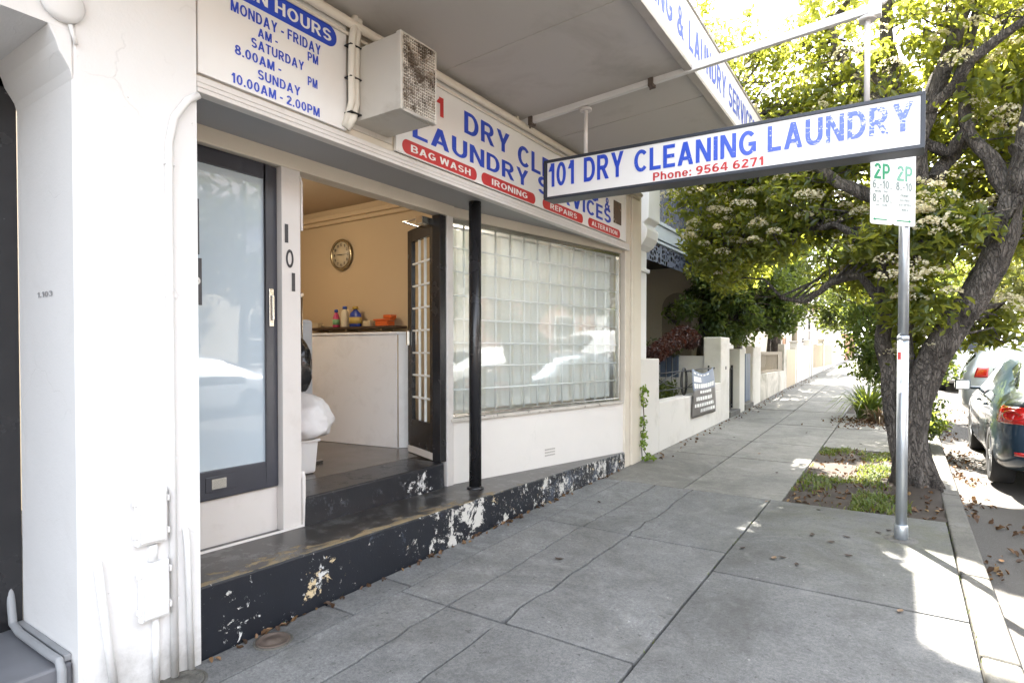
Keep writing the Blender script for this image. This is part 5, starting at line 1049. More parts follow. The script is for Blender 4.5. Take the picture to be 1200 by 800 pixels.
ig = thing('iron_gate', 'narrow black iron gate between the white pillars', 'gate', (-2.98, 12.4, .3))
b = MB()
for y in (11.98, 12.79): b.box(-3.0, -2.965, y - .02, y + .02, .33, 1.22)
for i in range(6): b.tube([(-2.98, 12.1 + i * .12, .38), (-2.98, 12.1 + i * .12, 1.15)], .008, 6)
b.box(-2.995, -2.97, 12.0, 12.77, 1.13, 1.16); b.box(-2.995, -2.97, 12.0, 12.77, .38, .41); b.build('gate_frame', IRON, ig)
bgt = thing('blue_gate', 'slate blue boarded gate standing ajar between two white pillars', 'gate', (-2.86, 13.7, .4))
b = MB()
for i in range(3): b.box(-2.86, -2.82, 13.32 + i * .16, 13.46 + i * .16, .42, 1.46)
b.box(-2.88, -2.86, 13.32, 13.8, .6, .68); b.box(-2.88, -2.86, 13.32, 13.8, 1.2, 1.28); b.build('boards', BLUEP, bgt, bevel=.005)
lw = thing('lattice_wall', 'stained rendered garden wall topped with a grey timber lattice panel', 'garden wall', (FX, 16.7, .3))
b = MB(); b.box(-3.0, FX, 15.002, 18.3, .1, .96); b.build('wall', MOSS, lw, bevel=.012)
b = MB(); b.box(-3.0, FX, 18.302, 18.75, .2, 1.72); b.build('pillar', MOSS, lw, bevel=.012)
WOODG = M('weathered_grey_timber', (.28, .24, .18), .8, .12, 6, 60, .2); TIMB = M('pale_weathered_timber', (.48, .40, .29), .75, .1, 5, 60, .15)
b = MB(); b.box(-2.93, -2.88, 15.01, 18.29, 1.42, 1.50); b.box(-2.93, -2.88, 15.01, 18.29, .965, 1.02); b.box(-2.93, -2.88, 17.6, 18.29, 1.02, 1.42); b.box(-2.93, -2.88, 15.01, 15.1, 1.02, 1.42)
for i in range(22): y = 15.1 + i * .115; b.box(-2.915, -2.905, y, y + .05, 1.02, 1.42)
b.build('lattice', WOODG, lw)
def pfence(name, label, y0, y1, h, mat, kind, gpl):
    t = thing(name, label, 'fence', (FX, (y0 + y1) / 2, gz(y0)), None); b = MB()
    zb = lambda y: gz(y)
    if kind == 'solid':
        n = max(1, int((y1 - y0) / 1.5))
        for i in range(n):
            a, c = y0 + (y1 - y0) * i / n, y0 + (y1 - y0) * (i + 1) / n; b.box(-3.0, FX, a, c - .002, zb(a) - .1, zb(a) + h)
        b.build('panel', mat, t, bevel=.012)
    else:
        for i in range(int((y1 - y0) / .13)):
            y = y0 + i * .13; b.prism([(y, zb(y) + .1), (y + .10, zb(y) + .1), (y + .10, zb(y) + h - .05), (y + .05, zb(y) + h), (y, zb(y) + h - .05)], -2.86, -2.84, 0)
        b.build('pickets', mat, t); b = MB()
        b.box(-2.9, -2.862, y0, y1, zb(y0) + .3, zb(y0) + .38); b.box(-2.9, -2.862, y0, y1, zb(y1) + h - .35, zb(y1) + h - .27); b.build('rail', mat, t)
        b = MB(); b.box(-3.0, FX, y0, y1, zb(y0) - .1, zb(y1) + .09); b.build('plinth', FEN, t)
    for y in gpl:
        b = MB(); b.box(-3.02, FX + .03, y - .14, y + .14, zb(y) - .1, zb(y) + h + .14); b.box(-3.05, FX + .06, y - .17, y + .17, zb(y) + h + .14, zb(y) + h + .20); b.build('post', mat if kind == 'solid' else FEN, t, bevel=.015)
TAN = M('tan_brick_render', (.50, .42, .30), .8, .08, 3, 40, .2, world=True); BRKF = M('brown_brick', (.34, .19, .11), .85, .12, 4, 40, .3, world=True)
pfence('tan_fence', 'short tan rendered fence section after the lattice wall', 18.78, 20.4, 1.12, TAN, 'solid', ())
pfence('white_fence', 'white block fence with capped post beyond the tan section', 20.45, 24.0, 1.15, FEN, 'solid', (20.7, 23.8))
pfence('picket_fence', 'pale timber picket fence further along the footpath', 24.3, 32.0, 1.15, TIMB, 'picket', (24.4, 28.2))
pfence('white_fence', 'far white fence with several capped posts', 32.4, 39.0, 1.05, FEN, 'solid', (32.6, 34.5, 36.6, 38.8))
pfence('brown_fence', 'brown brick fence at the far end of the footpath', 39.3, 47.0, 1.35, BRKF, 'solid', (39.5, 43, 46.8))
pfence('white_fence', 'last bright white fence glimpsed at the end of the path', 47.5, 60.0, 1.3, FEN, 'solid', (53,))

# ------------------------------------------------------------------ houses
def window(parent, x, y0, y1, z0, z1, face=1, frame=WHITE):
    """upright sash window in a wall whose face is the plane x, looking along face*x"""
    f = MB(); t = .06
    f.box(x - .05, x + face * .03, y0, y1, z0 - .05, z0); f.box(x - .05, x + face * .03, y0, y1, z1, z1 + .06); f.box(x - .05, x + face * .03, y0 - .06, y0, z0 - .05, z1 + .06); f.box(x - .05, x + face * .03, y1, y1 + .06, z0 - .05, z1 + .06); f.box(x - .05, x + face * .02, y0, y1, (z0 + z1) / 2 - .03, (z0 + z1) / 2 + .03)
    w = f.build('window', frame, parent); g_ = MB(); g_.box(x - .03, x + face * .006, y0, y1, z0, z1); g_.build('pane', DKGL, w); return w
def mkdk():
    m, n, l, p = mat0('dark_window_glass'); p.inputs['Base Color'].default_value = (.02, .025, .03, 1); p.inputs['Roughness'].default_value = .03; return m
DKGL = mkdk()
HOUSEW = M('cream_house_render', (.60, .54, .44), .75, .04, 1.2, 40, .1, world=True); TAUPE = M('taupe_house_render', (.36, .31, .25), .75, .05, 1.5, 40, .1, world=True)
ROOF = M('grey_slate_roof', (.16, .15, .15), .7, .1, 4, 40, .2); TERRA = M('terracotta_tiles', (.42, .16, .08), .75, .15, 5, 30, .3)
th_ = thing('terrace_house', 'two storey terrace house with blue iron lace balcony beside the laundry', 'house', (-5, 10.6, .1))
b = MB(); b.box(-5.6, -5.2, 8.3, 13.3, -.1, 8.4); b.box(-14, -5.6, 8.0, 8.3, 0, 8.4); b.box(-14, -5.6, 13.3, 13.6, 0, 8.4); b.build('front_wall', TAUPE, th_)
b = MB(); b.box(-5.6, -3.14, 7.86, 8.28, 0, 8.0); b.build('wing_wall', WHITE, th_, bevel=.02)
b = MB(); b.prism([(-3.14, 2.95), (-3.05, 3.0), (-2.98, 3.1), (-2.97, 3.22), (-3.03, 3.3), (-2.95, 3.36), (-2.95, 3.88), (-3.0, 3.95), (-3.14, 4.0)], 7.84, 8.30, 1); b.box(-3.14, -3.09, 7.86, 8.28, 2.64, 2.70); b.build('corbel', WHITE, th_, bevel=.015)
b = MB(); b.box(-5.2, -3.25, 13.3, 13.6, -.1, 8.0); b.build('wing_wall', HOUSEW, th_, bevel=.02)
b = MB(); b.box(-3.55, -3.2, 13.24, 13.299, 3.9, 7.6); b.box(-3.24, -3.15, 13.24, 13.62, 3.9, 7.9); b.build('pilaster', WHITE, th_, bevel=.015)
arch = [(-4.32 + .42 * math.cos(R(a)), 2.5 + .42 * math.sin(R(a))) for a in range(0, 181, 15)]; nich = [(-3.97, .5)] + [(-4.32 + .35 * math.cos(R(a)), 2.5 + .35 * math.sin(R(a))) for a in range(0, 181, 15)] + [(-4.67, .5)]
arci = [(-4.32 + .35 * math.cos(R(a)), 2.5 + .35 * math.sin(R(a))) for a in range(0, 181, 15)]; b = MB()
for p0, p1, q0, q1 in zip(arch[:-1], arch[1:], arci[:-1], arci[1:]): b.hexa([(p0[0], 13.25, p0[1]), (p1[0], 13.25, p1[1]), (q1[0], 13.25, q1[1]), (q0[0], 13.25, q0[1])], [(p0[0], 13.298, p0[1]), (p1[0], 13.298, p1[1]), (q1[0], 13.298, q1[1]), (q0[0], 13.298, q0[1])])
b.box(-3.97, -3.90, 13.25, 13.298, .5, 2.5); b.box(-4.74, -4.67, 13.25, 13.298, .5, 2.5); b.build('arch_moulding', HOUSEW, th_)
b = MB(); b.prism(nich, 13.28, 13.297, 1); b.build('arch_niche', TAUPE, th_)
b = MB(); b.box(-5.2, -3.72, 8.3, 13.28, 3.42, 3.62); b.build('balcony_floor', M('dark_balcony_boards', (.06, .05, .045), .7), th_)
b = MB(); b.box(-3.72, -3.62, 8.3, 13.28, 3.50, 3.74); b.box(-3.74, -3.58, 8.3, 13.28, 3.74, 3.80); b.box(-3.72, -3.62, 8.3, 13.28, 3.42, 3.47); b.build('balcony_beam', M('grey_blue_beam_paint', (.25, .29, .32), .45, .06, 3, 40, .05), th_, bevel=.006)
def lace():
    m = bpy.data.materials.new('iron_lace'); m.use_nodes = True; n, l = nt(m); p = n['Principled BSDF']; o = n['Material Output']; p.inputs['Base Color'].default_value = (.05, .065, .10, 1); p.inputs['Roughness'].default_value = .5
    v = coord(n, l, True); mp = n.new('ShaderNodeMapping'); mp.inputs['Scale'].default_value = (.01, 1, 1); l.new(v, mp.inputs[0])
    a = n.new('ShaderNodeTexVoronoi'); a.feature = 'DISTANCE_TO_EDGE'; a.inputs['Scale'].default_value = 10; a.inputs['Randomness'].default_value = .55; l.new(mp.outputs[0], a.inputs['Vector'])
    k = ramp(n, l, a.outputs['Distance'], .10, .12); t = n.new('ShaderNodeBsdfTransparent'); mx = n.new('ShaderNodeMixShader'); l.new(k, mx.inputs[0]); l.new(p.outputs[0], mx.inputs[1]); l.new(t.outputs[0], mx.inputs[2]); l.new(mx.outputs[0], o.inputs[0]); return m
LACE = lace()
b = MB(); b.box(-3.665, -3.655, 8.3, 13.28, 3.80, 4.55); lcp = b.build('lace_railing', LACE, th_)
b = MB(); b.box(-3.69, -3.63, 8.3, 13.28, 4.55, 4.61); b.build('rail', BLUEP, lcp)
b = MB(); b.box(-3.665, -3.655, 8.3, 13.28, 3.08, 3.42); b.build('lace_fringe', LACE, th_)
b = MB()
for y in (8.36, 13.2): b.tube([(-3.67, y, .2), (-3.67, y, 3.5)], .045, 10); b.tube([(-3.67, y, 3.8), (-3.67, y, 6.8)], .04, 10)
b.build('veranda_post', BLUEP, th_)
b = MB(); b.hexa([(-3.45, 8.3, 6.75), (-5.2, 8.3, 7.4), (-5.2, 13.28, 7.4), (-3.45, 13.28, 6.75)], [(-3.45, 8.3, 6.82), (-5.2, 8.3, 7.48), (-5.2, 13.28, 7.48), (-3.45, 13.28, 6.82)]); b.hexa([(-5.3, 8.0, 8.3), (-14, 8.0, 9.4), (-14, 13.6, 9.4), (-5.3, 13.6, 8.3)], [(-5.3, 8.0, 8.42), (-14, 8.0, 9.5), (-14, 13.6, 9.5), (-5.3, 13.6, 8.42)]); b.build('roof', ROOF, th_)
window(th_, -5.2, 11.0, 12.2, .9, 2.6, 1, CREAM); window(th_, -5.2, 9.0, 9.9, 4.0, 6.2, 1, CREAM); window(th_, -5.2, 11.2, 12.1, 4.0, 6.2, 1, CREAM)
b = MB(); b.box(-5.25, -5.17, 8.8, 9.75, .2, 2.4); dr_ = b.build('front_door', BLUEP, th_); b = MB(); b.box(-5.17, -5.15, 9.6, 9.66, 1.2, 1.3); b.build('handle', CHROME, dr_)
def house(name, label, x0, x1, y0, y1, h, rh, wall, roof, face, wins, gable=False, cat='house', chim=None):
    t = thing(name, label, cat, ((x0 + x1) / 2, (y0 + y1) / 2, gz(y0))); z = gz((y0 + y1) / 2); b = MB(); b.box(x0, x1, y0, y1, z - 1, z + h); b.build('wall', wall, t)
    b = MB(); e = .25
    if gable:            # gable end towards the street
        ym = (y0 + y1) / 2
        for s0, s1 in ((y0 - e, ym), (y1 + e, ym)): b.hexa([(x0 - e, s0, z + h - .1), (x1 + e, s0, z + h - .1), (x1 + e, s1, z + h + rh), (x0 - e, s1, z + h + rh)], [(x0 - e, s0, z + h), (x1 + e, s0, z + h), (x1 + e, s1, z + h + rh + .12), (x0 - e, s1, z + h + rh + .12)])
        rf = b.build('roof', roof, t); g_ = MB(); g_.prism([(y0, z + h), (y1, z + h), (ym, z + h + rh)], x1 - .15 if face > 0 else x0, x1 if face > 0 else x0 + .15, 0); g_.build('gable', wall, t)
    else:
        xm = (x0 + x1) / 2
        for s0, s1 in ((x0 - e, xm), (x1 + e, xm)): b.hexa([(s0, y0, z + h - .1), (s0, y1, z + h - .1), (s1, y1, z + h + rh), (s1, y0, z + h + rh)], [(s0, y0, z + h), (s0, y1, z + h), (s1, y1, z + h + rh + .12), (s1, y0, z + h + rh + .12)])
        rf = b.build('roof', roof, t)
        if True:
            g_ = MB(); g_.prism([(x0, z + h), (x1, z + h), (xm, z + h + rh)], y0, y0 + .2, 1); g_.prism([(x0, z + h), (x1, z + h), (xm, z + h + rh)], y1 - .2, y1, 1); g_.build('gable', wall, t)
    if chim: c = MB(); c.box(*chim[:4], z + h - .5, z + h + rh + chim[4]); c.box(chim[0] - .06, chim[1] + .06, chim[2] - .06, chim[3] + .06, z + h + rh + chim[4], z + h + rh + chim[4] + .12); c.build('chimney', wall, rf)
    for a, c, d0, d1 in wins: window(t, x1 if face > 0 else x0, a, c, z + d0, z + d1, face)
    return t
BRICK = M('red_brown_brick', (.34, .19, .14), .85, .12, 2, 30, .3, world=True); OFFW = M('offwhite_house_paint', (.70, .68, .64), .7, .03, 1.5, 30, .1)
house('terrace_house', 'cream second terrace half hidden by the garden trees', -14, -5.4, 13.7, 18.6, 6.8, 1.6, HOUSEW, ROOF, 1, [(14.4, 15.4, .9, 2.6), (16.2, 17.3, .9, 2.6), (14.4, 15.4, 4, 5.8), (16.2, 17.3, 4, 5.8)])
house('cottage', 'low bright white cottage with a white gable seen over the picket fence', -12, -4.6, 28.0, 34.0, 2.6, 1.8, OFFW, M('pale_iron_roof', (.62, .64, .66), .5), 1, [(29, 30.2, .9, 2.2), (31.8, 33, .9, 2.2)], True)
house('cottage', 'cream cottage with chimney behind the tan fence', -12, -5.4, 19.4, 26.6, 3.2, 1.4, OFFW, ROOF, 1, [(20.4, 21.6, 1, 2.4), (23.6, 24.8, 1, 2.4)], False, 'house', (-6.6, -6.0, 25.6, 26.2, 1.0))
house('cottage', 'cream cottage with orange tiled roof near the end of the footpath', -12, -5.0, 37.0, 46.0, 3.4, 1.6, OFFW, TERRA, 1, [(38.2, 39.4, 1, 2.6), (41, 42.2, 1, 2.6)])
house('cottage', 'distant pale house at the very end of the footpath', -12, -3.6, 52.0, 62.0, 4.6, 1.8, OFFW, TERRA, 1, [(54, 55.2, 1, 2.6)])
pp = thing('power_pole', 'tall grey pole rising behind the white fence beyond the garden trees', 'pole', (-3.25, 23.2, gz(23.2)))
b = MB(); b.tube([(-3.25, 23.2, .4), (-3.25, 23.2, 3.3)], .10, 12); b.build('shaft', WOODG, pp); b = MB(); b.box(-3.5, -3.0, 23.16, 23.24, 3.3, 3.4); b.build('crossarm', WOODG, pp)
opp = [(-9, -3.5, 6.6, BRICK, TERRA), (-3.3, 2.2, 6.2, OFFW, ROOF), (2.4, 8.0, 5.8, BRICK, TERRA), (8.2, 14.0, 6.4, HOUSEW, ROOF), (14.2, 20.4, 6.0, BRICK, TERRA), (20.6, 27, 6.2, OFFW, TERRA), (27.4, 35, 5.4, HOUSEW, TERRA), (35.4, 44, 5.6, BRICK, ROOF), (44.4, 56, 5.2, OFFW, TERRA)]
ol = ['red brick terrace across the road behind the camera', 'offwhite terrace across the road beside the brick one', 'red brick terrace with orange tiles opposite the glass door', 'cream rendered terrace opposite the barred window', 'brick terrace across the road level with the parked cars', 'offwhite terrace with orange tiles across the road', 'cream house with orange tiles further up across the road', 'brick house with grey roof far up across the road', 'last offwhite house far up across the road']
for (y0, y1, h, wl_, rf), lab in zip(opp, ol):
    w = y1 - y0; house('opposite_house', lab, 12.0, 20, y0, y1, h, 1.8, wl_, rf, -1, [(y0 + w * a, y0 + w * a + 1.0, z0, z0 + 1.7) for a in (.15, .62) for z0 in (.9, 3.7)])

# ------------------------------------------------------------------ cars
def paint(name, col, metal=.3):
    m, n, l, p = mat0(name); p.inputs['Base Color'].default_value = (*col, 1); p.inputs['Metallic'].default_value = metal; p.inputs['Roughness'].default_value = .32; p.inputs['Coat Weight'].default_value = .7; p.inputs['Coat Roughness'].default_value = .03
    v = coord(n, l); l.new(mix(n, l, nz(n, l, v, 3, 4), [x * .9 for x in col], [min(1, x * 1.08) for x in col]), p.inputs['Base Color']); return m
def mktint():
    m, n, l, p = mat0('tinted_car_glass'); p.inputs['Base Color'].default_value = (.012, .015, .017, 1); p.inputs['Roughness'].default_value = .02; p.inputs['Specular IOR Level'].default_value = .6; return m
TINT = mktint(); RUB = M('tyre_rubber', (.018, .018, .019), .8, .15, 8, 60, .1); ALLOY = M('alloy_wheel', (.45, .46, .47), .3, .05, 5, 40, 0, metal=.9)
def redlens():
    m, n, l, p = mat0('red_tail_lens'); p.inputs['Base Color'].default_value = (.48, .012, .012, 1); p.inputs['Roughness'].default_value = .08; p.inputs['Coat Weight'].default_value = 1; return m
REDL = redlens(); CLEARL = M('clear_lens', (.72, .68, .66), .1, .05, 9, 60, 0); PLAST = M('black_trim_plastic', (.02, .02, .021), .6, .1)
SEDAN = dict(st=[  # y, zl, zmid, zbelt, ztop, wl, wm, wb, wt, roof?
    (0.00, .40, .60, .84, .93, .58, .66, .62, .48), (.07, .30, .60, .90, 1.02, .74, .80, .74, .58), (.32, .22, .60, .94, 1.06, .82, .865, .80, .62), (.62, .20, .60, .955, 1.075, .83, .88, .83, .64),
    (1.02, .20, .60, .955, 1.26, .83, .88, .83, .60), (1.42, .20, .60, .95, 1.405, .83, .88, .83, .57), (1.52, .20, .60, .95, 1.42, .83, .88, .83, .565), (2.06, .20, .60, .94, 1.455, .83, .88, .83, .57), (2.16, .20, .60, .94, 1.455, .83, .88, .83, .57), (2.75, .20, .60, .93, 1.43, .83, .88, .83, .57), (3.05, .20, .60, .92, 1.33, .83, .88, .83, .57), (3.62, .20, .58, .90, 1.00, .83, .88, .82, .66),
    (3.78, .20, .56, .88, .965, .82, .87, .80, .66), (4.2, .20, .54, .80, .88, .80, .85, .76, .60), (4.42, .24, .50, .70, .78, .70, .76, .68, .52), (4.50, .32, .50, .64, .68, .60, .64, .58, .44)],
    side=((4, 6), (7, 7), (9, 10)), rear=(3, 5), wind=(10, 11), wheels=(.92, 3.52))
HATCH = dict(st=[
    (0.00, .36, .62, .90, .98, .66, .74, .70, .60), (.08, .28, .62, .95, 1.10, .76, .82, .78, .62), (.22, .24, .62, 1.0, 1.38, .82, .86, .82, .60), (.42, .22, .62, 1.0, 1.50, .83, .87, .83, .60), (.95, .20, .62, .99, 1.55, .83, .88, .84, .60), (1.05, .20, .62, .99, 1.55, .83, .88, .84, .60), (1.80, .20, .62, .98, 1.57, .83, .88, .84, .60), (1.90, .20, .62, .98, 1.57, .83, .88, .84, .60), (2.7, .20, .62, .96, 1.54, .83, .88, .84, .60), (3.0, .20, .62, .95, 1.44, .83, .88, .84, .60),
    (3.55, .20, .60, .93, 1.06, .83, .88, .82, .66), (3.75, .20, .58, .90, 1.0, .82, .87, .80, .66), (4.1, .22, .56, .84, .90, .80, .84, .76, .60), (4.28, .28, .52, .74, .80, .70, .74, .66, .50), (4.34, .34, .52, .66, .70, .60, .64, .58, .44)],
    side=((3, 3), (5, 5), (7, 8)), rear=(1, 2), wind=(9, 9), wheels=(.80, 3.40))
VAN = dict(st=[
    (0.00, .40, .9, 1.2, 1.85, .80, .86, .84, .74), (.1, .30, .9, 1.25, 2.02, .86, .90, .88, .76), (.5, .28, .9, 1.25, 2.05, .86, .92, .90, .76), (1.6, .28, .9, 1.22, 2.07, .86, .92, .90, .76), (1.7, .28, .9, 1.22, 2.07, .86, .92, .90, .76), (2.7, .28, .9, 1.2, 2.06, .86, .92, .90, .76), (2.8, .28, .9, 1.2, 2.06, .86, .92, .90, .76), (3.4, .28, .85, 1.15, 1.98, .86, .92, .90, .74), (4.1, .28, .8, 1.08, 1.24, .85, .90, .86, .70), (4.5, .3, .7, .95, 1.08, .8, .86, .8, .66), (4.75, .36, .6, .8, .88, .66, .74, .68, .54)],
    side=((4, 4), (6, 7)), rear=(0, 0), wind=(7, 7), wheels=(.9, 3.8))
def make_car(name, label, spec, body_mat, pos, rot, mirror=True, detail=True, roof_rack=False, group=None):
    t = thing(name, label, 'car', (0, 0, 0), group); st = spec['st']; b = MB(); rings = []
    for (y, zl, zm, zb, zt, wl_, wm, wb, wt) in st:
        half = [(wl_ * .55, zl - .01), (wl_, zl + .01), (wm * .985, zl + .14), (wm, zm), (wm * .985, (zm + zb) / 2 + .04), (wb, zb), (wt + (wb - wt) * .10, zt - (zt - zb) * .13), (wt * .90, zt), (wt * .45, zt + .028)]
        ring = [(0, y, zl - .01)] + [(x, y, z) for x, z in half] + [(0, y, zt + .034)] + [(-x, y, z) for x, z in half[::-1]]; rings.append(ring)
    n_ = len(rings[0]); base = 0
    for r_ in rings: b.v += r_
    sideidx = {5}; topidx = {7, 8, 9}; glassr = set()
    for a, c in spec['side']: glassr |= set(range(a, c + 1))
    for i in range(len(rings) - 1):
        for j in range(n_):
            k2 = (j + 1) % n_; jj = j if j < 10 else n_ - 1 - j; mi = 0
            if jj == 5 and i in glassr: mi = 1
            if jj in (7, 8, 9) and (spec['rear'][0] <= i < spec['rear'][1] or spec['rear'][0] == spec['rear'][1] == i or spec['wind'][0] <= i <= spec['wind'][1]) : mi = 1
            b.f.append((i * n_ + j, i * n_ + k2, (i + 1) * n_ + k2, (i + 1) * n_ + j)); b.m.append(mi); b.sm.append(True)
    b.f.append(tuple(range(n_))); b.m.append(0); b.sm.append(True); e = (len(rings) - 1) * n_; b.f.append(tuple(range(e, e + n_))[::-1]); b.m.append(0); b.sm.append(True)
    o = b.build('body', [body_mat, TINT], t, subsurf=2); cut = MB()
    for y in spec['wheels']:
        for s in (-1, 1): cut.lathe([(.355, 0), (.355, .5)], (s * .66 if s > 0 else -1.16, y, .32), 28, axis=0)
    co_ = cut.build('cut', PLAST, None); md = o.modifiers.new('bool', 'BOOLEAN'); md.object = co_; md.solver = 'EXACT'; md.operation = 'DIFFERENCE'
    dg = bpy.context.evaluated_depsgraph_get(); me = bpy.data.meshes.new_from_object(o.evaluated_get(dg)); bpy.data.objects.remove(co_)
    bm = bmesh.new(); bm.from_mesh(me); bvh = BVHTree.FromBMesh(bm)
    mats = [m.name if m else '' for m in me.materials]; gi = [i for i, m in enumerate(me.materials) if m == TINT]
    g_ = bm.copy(); bmesh.ops.delete(g_, geom=[f for f in g_.faces if f.material_index not in gi], context='FACES')
    bmesh.ops.delete(bm, geom=[f for f in bm.faces if f.material_index in gi], context='FACES'); bm.to_mesh(me); o.modifiers.clear(); o.data = me
    for p in me.polygons: p.use_smooth = True
    # each pane of glass a part of its own
    done = set(); 
    for f0 in list(g_.faces):
        if f0 in done: continue
        st_, isl = [f0], set()
        while st_:
            f = st_.pop()
            if f in isl: continue
            isl.add(f); st_ += [q for e_ in f.edges for q in e_.link_faces if q not in isl]
        done |= isl; vs = {}; mb = MB()
        for f in isl: mb.face([tuple(v.co) for v in f.verts], 0, True)
        mb.build('window', TINT, t)
    g_.free(); bm.free()
    def patch(nm, mat, grid, parent=t, off=.006):
        P = []
        for row in grid:
            rr = []
            for O_, d_ in row:
                h, nrm, _, _ = bvh.ray_cast(Vector(O_), Vector(d_).normalized())
                if h is None: return
                rr.append((h, Vector(d_).normalized()))
            P.append(rr)
        m = MB(); nr, nc = len(P), len(P[0]); F = [[h + d_ * off for h, d_ in r_] for r_ in P]; Bk = [[h - d_ * .02 for h, d_ in r_] for r_ in P]
        for i in range(nr - 1):
            for j in range(nc - 1): m.face([F[i][j], F[i][j + 1], F[i + 1][j + 1], F[i + 1][j]], 0, True)
        for i in range(nr - 1):
            for j in (0, nc - 1): m.face([F[i][j], F[i + 1][j], Bk[i + 1][j], Bk[i][j]])
        for j in range(nc - 1):
            for i in (0, nr - 1): m.face([F[i][j], F[i][j + 1], Bk[i][j + 1], Bk[i][j]])
        return m.build(nm, mat, parent)
    L_ = st[-1][0]
    for s in (-1, 1):
        if spec is SEDAN:
            tl = patch('tail_light', REDL, [[((s * .42, .46, z - .02 * (a > 60)), (s * math.cos(R(a)), -math.sin(R(a)), 0)) for a in np.linspace(14, 88, 16)] for z in np.linspace(.745, .915, 6)], off=.010)
            if tl:
                patch('reversing_lens', CLEARL, [[((s * .42, .46, z), (s * math.cos(R(a)), -math.sin(R(a)), 0)) for a in np.linspace(66, 84, 5)] for z in np.linspace(.775, .85, 3)], tl, .014)
                patch('lamp_ring', REDL, [[((s * .42, .46, .83), (s * math.cos(R(46 + r_ * 17 * math.cos(a))), -math.sin(R(46 + r_ * 17 * math.cos(a))), .115 * r_ * math.sin(a))) for a in np.linspace(0, 6.283, 22)] for r_ in (.55, .75, .95)], tl, .020)
            patch('reflector', REDL, [[((s * .35, .5, z), (s * math.cos(R(a)), -math.sin(R(a)), 0)) for a in np.linspace(48, 68, 6)] for z in (.425, .465)], off=.008)
        elif spec is HATCH: patch('tail_light', REDL, [[((s * .5, .5, z), (s * math.cos(R(a)), -math.sin(R(a)), 0)) for a in np.linspace(16, 42, 8)] for z in np.linspace(.88, 1.06, 6)], off=.010)
        else: patch('tail_light', REDL, [[((s * .5, .5, z), (s * math.cos(R(a)), -math.sin(R(a)), 0)) for a in np.linspace(20, 60, 6)] for z in np.linspace(.8, 1.3, 5)], off=.010)
        patch('headlight', CLEARL, [[((s * .35, L_ - .6, z), (s * math.cos(R(a)), math.sin(R(a)), 0)) for a in np.linspace(20, 70, 8)] for z in np.linspace(.58, .70, 4)], off=.008)
        for y in spec['wheels']:
            x = s * .76; w = MB(); o_ = s * .10
            w.lathe([(.20, -.10 * s), (.30, -.105 * s), (.315, -.08 * s), (.318, 0), (.315, .08 * s), (.30, .105 * s), (.225, .10 * s), (.2, .085 * s)], (x, y, .318), 32, axis=0); w_ = w.build('wheel', RUB, t)
            w = MB(); w.lathe([(.222, .085 * s), (.212, .098 * s), (.205, .06 * s), (.06, .075 * s), (.05, .09 * s), (.001, .092 * s)], (x, y, .318), 28, axis=0)
            for k2 in range(5):
                a = k2 * 1.2566; c_, s_ = math.cos(a), math.sin(a); q = lambda r_, h, xx: (x + xx * s, y + r_ * c_ - h * s_, .318 + r_ * s_ + h * c_)
                w.hexa([q(.05, -.03, .07), q(.21, -.022, .07), q(.21, .022, .07), q(.05, .03, .07)], [q(.05, -.03, .098), q(.21, -.022, .096), q(.21, .022, .096), q(.05, .03, .098)])
            w.build('rim', ALLOY, w_)
        if detail:
            for y0 in ((1.28, 2.11, 3.12) if spec is SEDAN else (1.85, 3.0)):
                patch('door_gap', DARK, [[((0, y0 + dy + (.10 * (z < .6) * (.6 - z) if y0 > 3 else 0), z), (s, 0, 0)) for dy in (-.004, .004)] for z in np.linspace(.30, .93, 9)], off=.0015)
            for y0 in ((1.42, 2.28) if spec is SEDAN else (2.0,)):
                patch('door_handle', body_mat, [[((0, y0 + dy, z), (s, 0, 0)) for dy in np.linspace(0, .17, 5)] for z in (.835, .862)], off=.022)
            patch('sill_trim', PLAST, [[((0, y, z), (s, 0, 0)) for y in np.linspace(1.32, 3.1, 12)] for z in (.24, .29)], off=.004)
        if mirror:
            m = MB(); yb = 2.98 if spec is SEDAN else 2.9; zz = 1.0 if spec is not VAN else 1.3
            for k2 in range(1): m.prism([(yb - .05, zz - .07), (yb + .07, zz - .05), (yb + .09, zz + .04), (yb - .05, zz + .08)], s * .90, s * 1.08, 0); m.prism([(yb, zz - .06), (yb + .06, zz - .06), (yb + .06, zz - .02), (yb, zz - .02)], s * .78, s * .90, 0)
            mo = m.build('wing_mirror', body_mat, t, bevel=.025, seg=3); m = MB(); m.prism([(zz - .055, s * .915), (zz + .06, s * .915), (zz + .06, s * 1.065), (zz - .055, s * 1.065)], yb - .056, yb - .051, 1)
            m.v = [(p[2], p[1], p[0]) for p in m.v]; m.build('mirror_glass', MIRR, mo)
    patch('number_plate', M('plate', (.7, .62, .2), .4), [[((x, .5, z), (0, -1, 0)) for x in (-.18, 0, .18)] for z in (.66, .76)], off=.012)
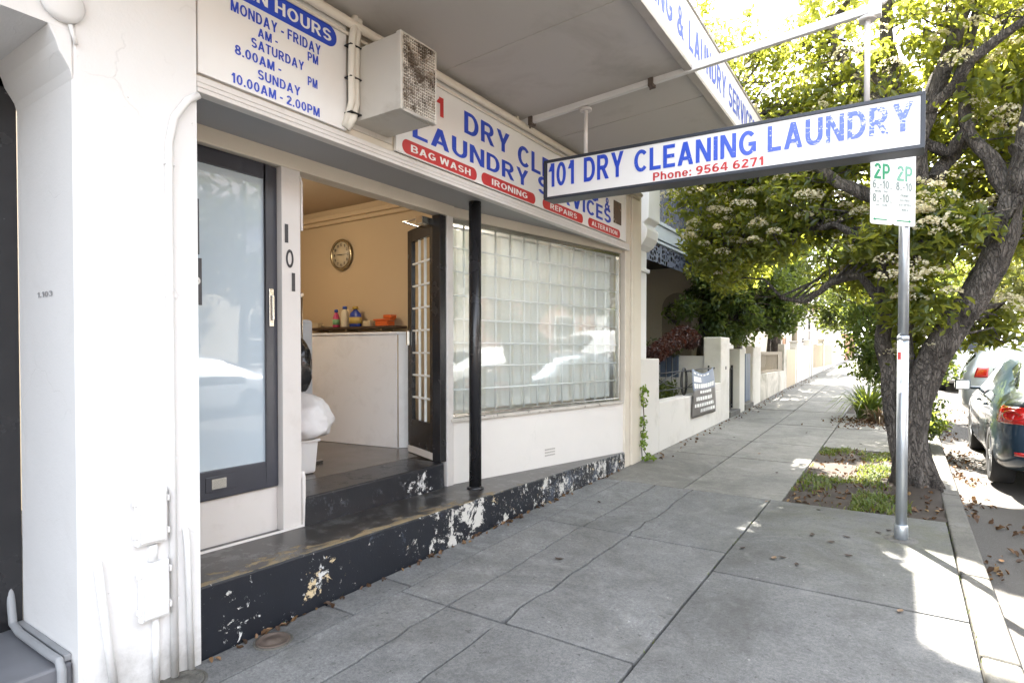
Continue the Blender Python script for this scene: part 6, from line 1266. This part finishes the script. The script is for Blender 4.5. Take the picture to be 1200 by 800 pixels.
    if roof_rack:
        m = MB()
        for s in (-1, 1): m.tube([(s * .56, .45, 1.56), (s * .56, .6, 1.62), (s * .56, 2.3, 1.64), (s * .56, 2.5, 1.58)], .018, 8)
        m.build('roof_rail', PLAST, t); m = MB(); m.hexa([(-.55, -.05, 1.53), (.55, -.05, 1.53), (.57, .42, 1.53), (-.57, .42, 1.53)], [(-.52, .0, 1.565), (.52, .0, 1.565), (.56, .42, 1.60), (-.56, .42, 1.60)]); m.build('spoiler', paint('blue_grey_spoiler', (.32, .38, .46)), t, bevel=.01)
    t.location = pos; t.rotation_euler = (0, 0, rot); return t
MIRR = M('mirror_glass', (.8, .82, .82), .03, 0, 3, 20, 0, metal=1)
def rz(x, y): return gz(y) - .125
make_car('parked_sedan', 'dark teal blue sedan parked at the kerb with its left tail light showing', SEDAN, paint('teal_blue_paint', (.012, .032, .055)), (1.68, 7.62, rz(0, 9.8)), R(-.5))
make_car('parked_hatchback', 'silver hatchback with roof rails and blue spoiler backed up square to the kerb', HATCH, paint('silver_paint', (.52, .54, .56), .5), (.93, 14.65, rz(0, 14)), R(-92), roof_rack=True)
make_car('parked_car', 'white hatchback parked further along the kerb behind the silver one', HATCH, paint('white_car_paint', (.74, .75, .75), 0), (1.7, 20.4, rz(0, 21)), R(0), detail=False)
make_car('parked_car', 'far white car parked on the sunny stretch of road', SEDAN, paint('white_car_paint', (.74, .75, .75), 0), (1.7, 27.5, rz(0, 29)), R(0), detail=False)
make_car('parked_van', 'white van standing far along the opposite kerb', VAN, paint('white_car_paint', (.74, .75, .75), 0), (7.3, 31.0, rz(0, 29)), R(180), detail=False)
make_car('parked_van', 'white van parked across the road mirrored in the barred window', VAN, paint('white_car_paint', (.74, .75, .75), 0), (7.3, 18.6, rz(0, 15)), R(180), detail=False)
make_car('parked_car', 'white hatchback parked across the road mirrored in the shop window', HATCH, paint('white_car_paint', (.74, .75, .75), 0), (6.9, 13.2, rz(0, 12)), R(180), detail=False)
make_car('parked_sedan', 'pale grey sedan parked across the road mirrored in the glass door', SEDAN, paint('pale_grey_paint', (.45, .47, .50)), (6.9, 9.0, rz(0, 6)), R(180), detail=False)
